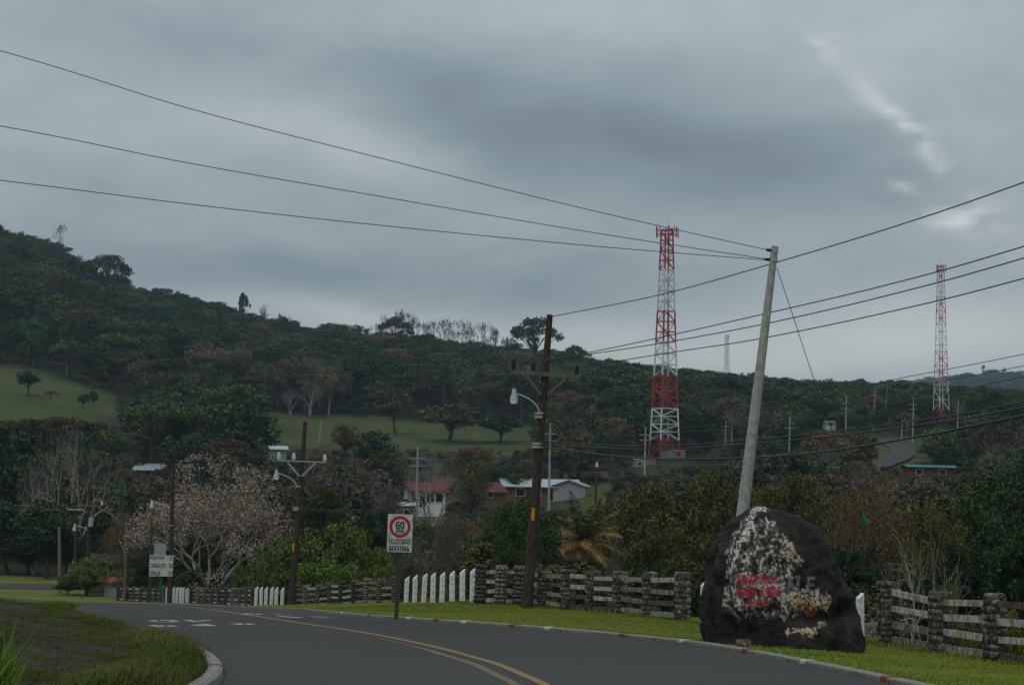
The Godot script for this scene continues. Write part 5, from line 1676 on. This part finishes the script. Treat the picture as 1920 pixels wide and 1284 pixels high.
func make_towers() -> void:
	var s := 430.0
	var panels := []
	for q in [[-2.3, -0.6, 0.3], [-1.7, -0.6, 0.9], [-2.1, -0.7, -0.6], [2.0, -0.6, 0.4], [2.5, -0.7, -0.5], [1.4, -0.6, 1.2], [0.2, -0.6, 1.9], [-0.2, -0.6, -1.9]]:
		panels.append([q[0], q[1], q[2], 2.3, 1 if panels.size() % 3 == 0 else 0])
	tower("tall red and white lattice tower with antennas, nearest of three", 1246, s, 859, 330.0, 6.9, 2.5, [[(859.0 - 859) / (859.0 - s), (859.0 - 825) / (859.0 - s), true, 1], [(859.0 - 825) / (859.0 - s), (859.0 - 767) / (859.0 - s), false, 4], [(859.0 - 767) / (859.0 - s), (859.0 - 706) / (859.0 - s), true, 3], [(859.0 - 706) / (859.0 - s), (859.0 - 643) / (859.0 - s), false, 3], [(859.0 - 643) / (859.0 - s), (859.0 - 585) / (859.0 - s), true, 3], [(859.0 - 585) / (859.0 - s), (859.0 - 507) / (859.0 - s), false, 4], [(859.0 - 507) / (859.0 - s), (859.0 - 432) / (859.0 - s), true, 4]], 0.36, panels, 0.35)
	var p2 := []
	for q in [[-1.3, -0.8, 0.3], [1.5, -0.8, 0.2], [0.5, -0.8, 1.2], [-0.6, -0.8, -1.2]]:
		p2.append([q[0], q[1], q[2], 2.2, 0])
	tower("slim red and white lattice tower at the right", 1766, 498, 792, 450.0, 5.0, 1.9, [[0.0, 0.08, true, 1], [0.08, 0.27, false, 3], [0.27, 0.45, true, 4], [0.45, 0.62, false, 4], [0.62, 0.8, true, 4], [0.8, 0.9, false, 3], [0.9, 1.0, true, 3]], 0.2, p2, 0.5)
	tower("small grey tower standing on the far skyline", 1363, 628, 712, 1000.0, 4.0, 2.6, [[0.0, 0.5, false, 4], [0.5, 1.0, false, 4]], 0.32, [[-0.9, -1.2, 0.0, 3.0, 0], [0.9, -1.2, 0.0, 3.0, 0]])

# ------------------------------------------------------------------ houses
# wins: [offset along the front, sill height, width, height]
func house(label: String, px: float, base_row: float, depth: float, w: float, dp: float, h: float, rise: float, turn: float, wall: Material, roof: Material, wins := [], over := 0.6, called := "house") -> Node3D:
	var c := P(px, base_row, depth)
	var o := thing(called, label, "house" if called == "house" else "shed", c)
	o.rotation.y = turn
	var b := MB.new()
	var x := w * 0.5
	var z := dp * 0.5
	b.box(Transform3D(Basis.IDENTITY, Vector3(0, h * 0.5 - 1.5, 0)), Vector3(w, h + 3.0, dp))
	b.tri(Vector3(x, h, z), Vector3(x, h, -z), Vector3(x, h + rise, 0)); b.tri(Vector3(-x, h, -z), Vector3(-x, h, z), Vector3(-x, h + rise, 0))
	part(o, "wall", b.mesh(), wall)
	for s in [-1.0, 1.0]:
		var rb := MB.new()
		var low := Vector3(0, h - rise * over / z + 0.05, s * (z + over))
		var top := Vector3(0, h + rise + 0.08, -s * 0.0)
		var up := Vector3(0, 0.12, 0)
		var e := Vector3(x + over, 0, 0)
		var ring := [low - e, low + e, top + e, top - e]
		if s < 0: ring.reverse()
		rb.quad(ring[0] + up, ring[1] + up, ring[2] + up, ring[3] + up)
		rb.quad(ring[3], ring[2], ring[1], ring[0])
		for k in 4: rb.quad(ring[k], ring[(k + 1) % 4], ring[(k + 1) % 4] + up, ring[k] + up)
		part(o, "roof", rb.mesh(), roof)
		# ribs of the sheeting
		var n := int(w / 0.9)
		var ribs := MB.new()
		for k in n + 1:
			var xx := lerpf(-x - over + 0.05, x + over - 0.05, float(k) / n)
			ribs.tube([low + Vector3(xx, 0.14, 0), top + Vector3(xx, 0.14, 0)], [0.05, 0.05], 4)
		part(o, "roof_ribs", ribs.mesh(), roof)
	for q in wins:
		var at := Vector3(q[0], q[1] + q[3] * 0.5, z + 0.02)
		var win := part(o, "door" if q[1] < 0.3 else "window", unit_box, M.window_dark, Transform3D(Basis.IDENTITY.scaled(Vector3(q[2], q[3], 0.06)), at))
		var fr := MB.new()
		for s in [-1.0, 1.0]:
			fr.box(Transform3D(Basis.IDENTITY, Vector3(at.x + s * (q[2] * 0.5 + 0.05), at.y, z + 0.05)), Vector3(0.1, q[3] + 0.2, 0.12))
			fr.box(Transform3D(Basis.IDENTITY, Vector3(at.x, at.y + s * (q[3] * 0.5 + 0.05), z + 0.052)), Vector3(q[2], 0.1, 0.12))
		part(o, "window_frame", fr.mesh(), M.wall_white)
	return o

func make_houses() -> void:
	house("white house with red roof and dark openings in the village", 795, 950, 262.0, 6.0, 6.0, 2.7, 1.3, 0.25, M.wall_white, M.roof_red, [[-2.2, 1.0, 1.0, 1.2], [-0.9, 0.0, 1.0, 2.1], [0.4, 0.9, 1.3, 1.3], [2.0, 0.9, 1.2, 1.3]])
	house("red-roofed house behind the white one", 852, 938, 275.0, 7.0, 6.0, 2.2, 1.5, -0.15, M.wall_wood, M.roof_red, [[-2.0, 0.9, 1.2, 1.1], [1.5, 0.9, 1.2, 1.1]])
	house("low red-roofed house left of the metal roof", 903, 940, 272.0, 6.0, 6.0, 1.8, 1.4, 0.5, M.wall_wood, M.roof_red, [[0.0, 0.8, 1.2, 1.1]])
	house("small open shed with a pale metal roof behind the speed sign", 760, 975, 238.0, 3.2, 3.0, 2.2, 0.35, 0.1, M.wall_red, M.roof_metal, [[0.4, 0.5, 1.4, 1.2]], 0.4, "shed")
	house("long wooden house with a pale blue-grey metal roof", 1010, 938, 288.0, 13.5, 8.0, 2.6, 1.2, 0.12, M.wall_wood, M.roof_metal, [[-4.0, 0.8, 1.6, 1.3], [-1.0, 0.8, 1.6, 1.3], [2.0, 0.0, 1.0, 2.1]], 0.8)
	house("grey gable-ended hut at the right end of the metal-roofed house", 1070, 936, 285.0, 3.6, 6.0, 2.4, 1.0, 1.35, M.wall_grey, M.roof_metal, [[0.8, 0.9, 1.0, 1.1]], 0.4, "shed")
	house("low house with a dark brown roof right of the metal-roofed house", 1113, 912, 305.0, 4.5, 5.0, 1.8, 1.0, 0.0, M.wall_wood, M.roof_dark, [[0.0, 0.7, 1.0, 1.0]])
	house("pale concrete hut at the left foot of the red and white tower", 1207, 878, 322.0, 4.6, 3.0, 1.6, 0.25, 0.05, M.kerb, M.kerb, [[-1.0, 0.5, 0.8, 0.8]], 0.1, "shed")
	house("light blue-grey equipment hut under the red and white tower", 1262, 860, 333.0, 5.0, 3.0, 1.6, 0.2, 0.0, M.roof_metal, M.roof_metal, [[1.0, 0.5, 0.8, 0.8]], 0.1, "shed")
	house("house with a silvery roof half hidden in trees at left", 284, 896, 300.0, 5.0, 5.0, 1.6, 1.0, -0.1, M.wall_grey, M.roof_metal, [[0.0, 0.5, 1.0, 0.9]])
	house("silvery roof peeking out beside the middle pasture", 520, 853, 330.0, 3.4, 3.4, 1.2, 0.6, 0.3, M.wall_grey, M.roof_metal, [], 0.4, "shed")
	house("red-walled house with a green roof edge below the far hill road", 1742, 895, 302.0, 9.0, 5.0, 1.9, 0.35, 0.0, M.wall_red, M.roof_green, [[-2.5, 0.5, 1.2, 1.0], [2.0, 0.5, 1.2, 1.0]])
	house("tiny white hut on the slope left of the far hill road", 1555, 801, 430.0, 3.0, 2.6, 1.2, 0.5, 0.2, M.wall_white, M.roof_metal, [[0.0, 0.4, 0.8, 0.8]], 0.3, "shed")
	house("house with dark and orange roof below the white pickets", 842, 1150, 84.0, 3.6, 3.5, 0.9, 0.55, 0.15, M.wall_grey, M.roof_dark, [], 0.35)
	house("small orange-roofed shed seen through the white pickets", 835, 1150, 78.0, 2.3, 1.2, 0.45, 0.22, 0.1, M.wall_grey, M.roof_orange, [], 0.2, "shed")
	house("small hut with a barred window beside the roadside bush at left", 198, 1100, 142.0, 2.6, 2.4, 2.2, 0.6, 0.1, M.wall_wood, M.roof_dark, [[-0.1, 1.35, 0.6, 0.6]], 0.3, "shed")
	house("low orange-roofed shed left of the direction sign", 220, 1112, 136.0, 2.0, 2.0, 0.9, 0.3, 0.1, M.wall_grey, M.roof_orange, [], 0.2, "shed")

# ------------------------------------------------------------------ signs
func words(parent: Node, text: String, at: Vector3, width: float, height: float, m: Material) -> void:
	var t := TextMesh.new()
	var f := SystemFont.new()
	f.font_names = PackedStringArray(["Droid Sans"])
	f.font_weight = 700
	t.font = f
	t.text = text
	t.font_size = 64
	t.pixel_size = 0.01
	t.depth = 0.01
	var box := t.get_aabb()
	var sx := width / box.size.x
	var sy := height / box.size.y
	var c := box.get_center()
	part(parent, "lettering", t, m, Transform3D(Basis.IDENTITY.scaled(Vector3(sx, sy, 0.4)), at - Vector3(c.x * sx, c.y * sy, 0)))

# a sheet of metal with rounded corners, its middle at the origin, facing +z
func plate(w: float, h: float, r: float, d: float) -> Mesh:
	var b := MB.new()
	var ring := []
	for k in 4:
		var c := Vector2((w * 0.5 - r) * [1, -1, -1, 1][k], (h * 0.5 - r) * [1, 1, -1, -1][k])
		for j in 5:
			var a := PI / 2 * (k + j / 4.0)
			ring.append(c + Vector2(cos(a), sin(a)) * r)
	for k in ring.size():
		var p: Vector2 = ring[k]
		var q: Vector2 = ring[(k + 1) % ring.size()]
		b.tri(Vector3(0, 0, d), Vector3(p.x, p.y, d), Vector3(q.x, q.y, d))
		b.tri(Vector3(0, 0, 0), Vector3(q.x, q.y, 0), Vector3(p.x, p.y, 0))
		b.quad(Vector3(p.x, p.y, 0), Vector3(q.x, q.y, 0), Vector3(q.x, q.y, d), Vector3(p.x, p.y, d))
	return b.mesh()

func make_signs() -> void:
	var d := 37.6
	var foot := P(742, 1161, d)
	foot.y = ground(foot.x, d)
	var o := thing("speed_limit_sign", "white 60 kph speed limit sign with red ring on a dark post", "road sign", foot)
	var top := P(750, 972, d) - foot
	part(o, "post", unit_box, M.olive_post, bar(Vector3(0, -0.4, -0.06), top + Vector3(0, 0, -0.06), 0.1, 0.08))
	var c := P(749.5, 999.5, d) - foot
	var lean := Basis(Vector3.BACK, -0.008) * Basis(Vector3.UP, -0.06)
	var board := part(o, "board", plate(0.612, 0.92, 0.03, 0.012), M.sign_white, Transform3D(lean, c))
	var ring := MB.new()
	var n := 48
	for k in n:
		var a := TAU * k / n
		var e := TAU * (k + 1) / n
		var u := Vector3(cos(a), sin(a), 0)
		var v := Vector3(cos(e), sin(e), 0)
		var at := Vector3(0, 0.155, 0.016)
		ring.quad(at + u * 0.19, at + u * 0.262, at + v * 0.262, at + v * 0.19)
	part(board, "red_ring", ring.mesh(), M.sign_red)
	words(board, "60", Vector3(0, 0.195, 0.016), 0.215, 0.185, M.sign_black)
	words(board, "KPH", Vector3(0, 0.045, 0.016), 0.19, 0.095, M.sign_black)
	words(board, "VELOCIDAD", Vector3(0, -0.2, 0.016), 0.55, 0.125, M.sign_black)
	words(board, "MAXIMA", Vector3(0, -0.37, 0.016), 0.49, 0.125, M.sign_black)
	# direction sign
	d = 108.0
	foot = P(299, 1131, d)
	foot.y = ground(foot.x, d)
	var g := thing("direction_sign", "white direction sign with three place names on a green post", "road sign", foot)
	top = P(301, 1030, d) - foot
	part(g, "post", unit_box, M.green_post, bar(Vector3(0, -0.4, -0.16), top + Vector3(0, 0, -0.16), 0.2, 0.12))
	c = P(301.5, 1060.5, d) - foot
	var w := 43.5 * d / F
	var h := 39.0 * d / F
	board = part(g, "board", plate(w, h, 0.04, 0.02), M.sign_white, Transform3D(Basis(Vector3.UP, 0.1), c))
	var rows := [["BIJAGUA", "5", 0.36], ["CANALETE", "25", 0.0], ["UPALA", "31", -0.36]]
	var wide := [0.6, 0.66, 0.46]
	for k in 3:
		words(board, rows[k][0], Vector3(w * (-0.47 + wide[k] * 0.5), h * float(rows[k][2]), 0.025), w * wide[k], h * 0.2, M.sign_black)
		words(board, rows[k][1], Vector3(w * 0.4, h * float(rows[k][2]), 0.025), w * (0.08 if k == 0 else 0.16), h * 0.2, M.sign_black)
	c = P(299.5, 1030.0, d) - foot
	part(g, "upper_panel", plate(21.5 * d / F, 21.5 * d / F, 0.03, 0.02), M.sign_back, Transform3D(Basis(Vector3.UP, 0.1), c + Vector3(0, 0, -0.03)))

# ------------------------------------------------------------------ grass
func tuft(sd: int, blades: int, h: float, spread: float, wide: float) -> Mesh:
	var r := RandomNumberGenerator.new()
	r.seed = sd
	var b := MB.new()
	for i in blades:
		var a := r.randf() * TAU
		var at := Vector3(cos(a), 0, sin(a)) * spread * sqrt(r.randf())
		var out := Vector3(cos(a + r.randf_range(-1, 1)), 0, sin(a + r.randf_range(-1, 1))) * r.randf_range(0.1, 0.7)
		var l := h * r.randf_range(0.5, 1.1)
		var sd2 := out.cross(Vector3.UP).normalized() * wide * 0.5
		var m := at + (Vector3.UP + out * 0.35) * l * 0.55
		var e := at + (Vector3.UP * 0.9 + out) * l
		var col := Color(1, 1, 1) * r.randf_range(0.75, 1.2)
		b.quad(at - sd2 - Vector3(0, 0.02, 0), at + sd2 - Vector3(0, 0.02, 0), m + sd2 * 0.8, m - sd2 * 0.8, col)
		b.tri(m - sd2 * 0.8, m + sd2 * 0.8, e, col)
	return b.mesh()

func scatter_grass(called: String, label: String, mesh: Mesh, list: Array) -> void:
	var mm := MultiMesh.new()
	mm.transform_format = MultiMesh.TRANSFORM_3D
	mm.use_colors = true
	mm.mesh = mesh
	mm.instance_count = list.size()
	for i in list.size():
		mm.set_instance_transform(i, list[i][0])
		mm.set_instance_color(i, list[i][1])
	var o := MultiMeshInstance3D.new()
	o.name = called
	o.multimesh = mm
	o.material_override = M.grass
	add_child(o)
	tag(o, label, "grass", "", "stuff")

func make_grass() -> void:
	var r := RandomNumberGenerator.new()
	r.seed = 99
	var bank := []
	for i in 110000:
		var d := 11.0 + 34.0 * r.randf()
		var x := r.randf_range(-d * 0.42, -1.5)
		var u := -side(EDGE_L, x, d)
		if u < 0.2 or u > 14.0: continue
		var bare := bare_patch(x, d)
		if bare > 0.02 and r.randf() < clampf(bare * 5.0, 0.0, 0.84): continue
		var n := noise2.get_noise_2d(x * 5.0, d * 5.0)
		var s := r.randf_range(0.45, 1.1) * lerpf(1.3, 0.5, smoothstep(0.5, 1.3, u)) * (1.0 + n * 0.6)
		if u > 1.2 and r.randf() < 0.015: s *= 2.2
		var col := Color(0.055, 0.085, 0.012).lerp(Color(0.11, 0.11, 0.028), clampf(0.2 + n * 1.2 + r.randf_range(-0.3, 0.3), 0.0, 1.0))
		if r.randf() < (0.08 if bare < 0.0 else 0.5): col = Color(0.1, 0.085, 0.05) * r.randf_range(0.6, 1.2)
		bank.append([Transform3D(Basis(Vector3.UP, r.randf() * TAU).scaled_local(Vector3(s, s * r.randf_range(0.7, 1.2), s)), Vector3(x, ground(x, d) - 0.01, -d)), col])
	scatter_grass("bank_grass", "rough grass on the left bank above the kerb", tuft(1, 14, 0.13, 0.12, 0.006), bank)
	var verge := []
	for i in 80000:
		var d := 15.0 + 60.0 * pow(r.randf(), 1.25)
		var x := r.randf_range(-d * 0.2 - 1.0, 11.0)
		var s := side(EDGE_R, x, d)
		if s < 0.24: continue
		var q := -side(FENCE, x, d)
		if q > 1.5: continue
		var n := noise.get_noise_2d(x * 5.0, d * 5.0)
		var k := r.randf_range(0.6, 1.1) * (1.7 if q > -0.35 or s < 0.4 else 1.0)
		var col := Color(0.115, 0.165, 0.02).lerp(Color(0.18, 0.18, 0.036), clampf(0.35 + n * 1.3 + r.randf_range(-0.3, 0.3), 0.0, 1.0))
		verge.append([Transform3D(Basis(Vector3.UP, r.randf() * TAU).scaled_local(Vector3(k * 1.5, k, k * 1.5)), Vector3(x, ground(x, d) - 0.005, -d)), col])
	scatter_grass("verge_grass", "short mown grass of the verge along the fence", tuft(2, 10, 0.05, 0.16, 0.008), verge)
	# tall blades close by at the lower left corner
	var tall := []
	for i in 130:
		var d := r.randf_range(8.5, 10.5)
		var x := X(r.randf_range(-130, 22) , d)
		var s := r.randf_range(0.8, 1.35)
		tall.append([Transform3D(Basis(Vector3.UP, r.randf() * TAU).scaled_local(Vector3(s, s, s)), Vector3(x, ground(x, d), -d)), Color(0.07, 0.13, 0.012) * r.randf_range(0.8, 1.2)])
	scatter_grass("tall_grass", "bright green tall grass at the lower left corner", tuft(3, 10, 0.5, 0.12, 0.014), tall)
	var weeds := []
	for i in 500:
		var d := 44.0 + r.randf() * 60.0
		var k := r.randf()
		var x := -100.0
		for t in 40:
			var xx := -35.0 + t * 1.0
			if -side(FENCE, xx, d) > -0.3:
				x = xx + k * 0.8
				break
		if x < -50.0: continue
		var s := r.randf_range(0.6, 1.3)
		weeds.append([Transform3D(Basis(Vector3.UP, r.randf() * TAU).scaled_local(Vector3(s, s, s)), Vector3(x, ground(x, d), -d)), Color(0.06, 0.09, 0.018) * r.randf_range(0.7, 1.2)])
	scatter_grass("fence_weeds", "weeds growing along the foot of the stone fences", tuft(4, 12, 0.3, 0.12, 0.02), weeds)

# ------------------------------------------------------------------ everything
func _ready() -> void:
	# camera
	var cam := Camera3D.new()
	cam.name = "camera"
	cam.fov = rad_to_deg(2.0 * atan(642.0 / F))
	cam.near = 0.1
	cam.far = 6000.0
	cam.position = EYE
	cam_basis = Basis(Vector3.RIGHT, atan(258.0 / F)) * Basis(Vector3.BACK, deg_to_rad(1.2))
	cam.basis = cam_basis
	add_child(cam)
	cam.current = true
	# sky and light
	var env := Environment.new()
	env.background_mode = Environment.BG_SKY
	env.sky = make_sky()
	env.background_energy_multiplier = 1.0
	env.tonemap_mode = Environment.TONE_MAPPER_LINEAR
	env.tonemap_exposure = 0.92
	env.sdfgi_enabled = true
	env.ssao_enabled = true
	env.ssil_enabled = true
	env.fog_enabled = true
	env.fog_density = 0.00013
	env.fog_light_color = Color(0.72, 0.82, 0.9)
	var we := WorldEnvironment.new()
	we.name = "environment"
	we.environment = env
	add_child(we)
	var sun := DirectionalLight3D.new()
	sun.name = "sun"
	sun.light_energy = 0.35
	sun.light_color = Color(1.0, 0.97, 0.92)
	sun.light_angular_distance = 25.0
	sun.shadow_enabled = true
	sun.rotation_degrees = Vector3(-62, -28, 0)
	add_child(sun)

	rng.seed = 1234
	noise.seed = 3; noise.frequency = 0.02; noise.fractal_octaves = 4
	noise2.seed = 8; noise2.frequency = 0.02; noise2.fractal_octaves = 3
	make_materials()
	make_ground()
	make_road()
	make_kinds()
	make_stones()
	make_boulder()
	make_fences()
	make_signs()
	make_poles()
	make_towers()
	make_houses()
	make_trees()
	make_forest()
	make_undergrowth()
	make_grass()
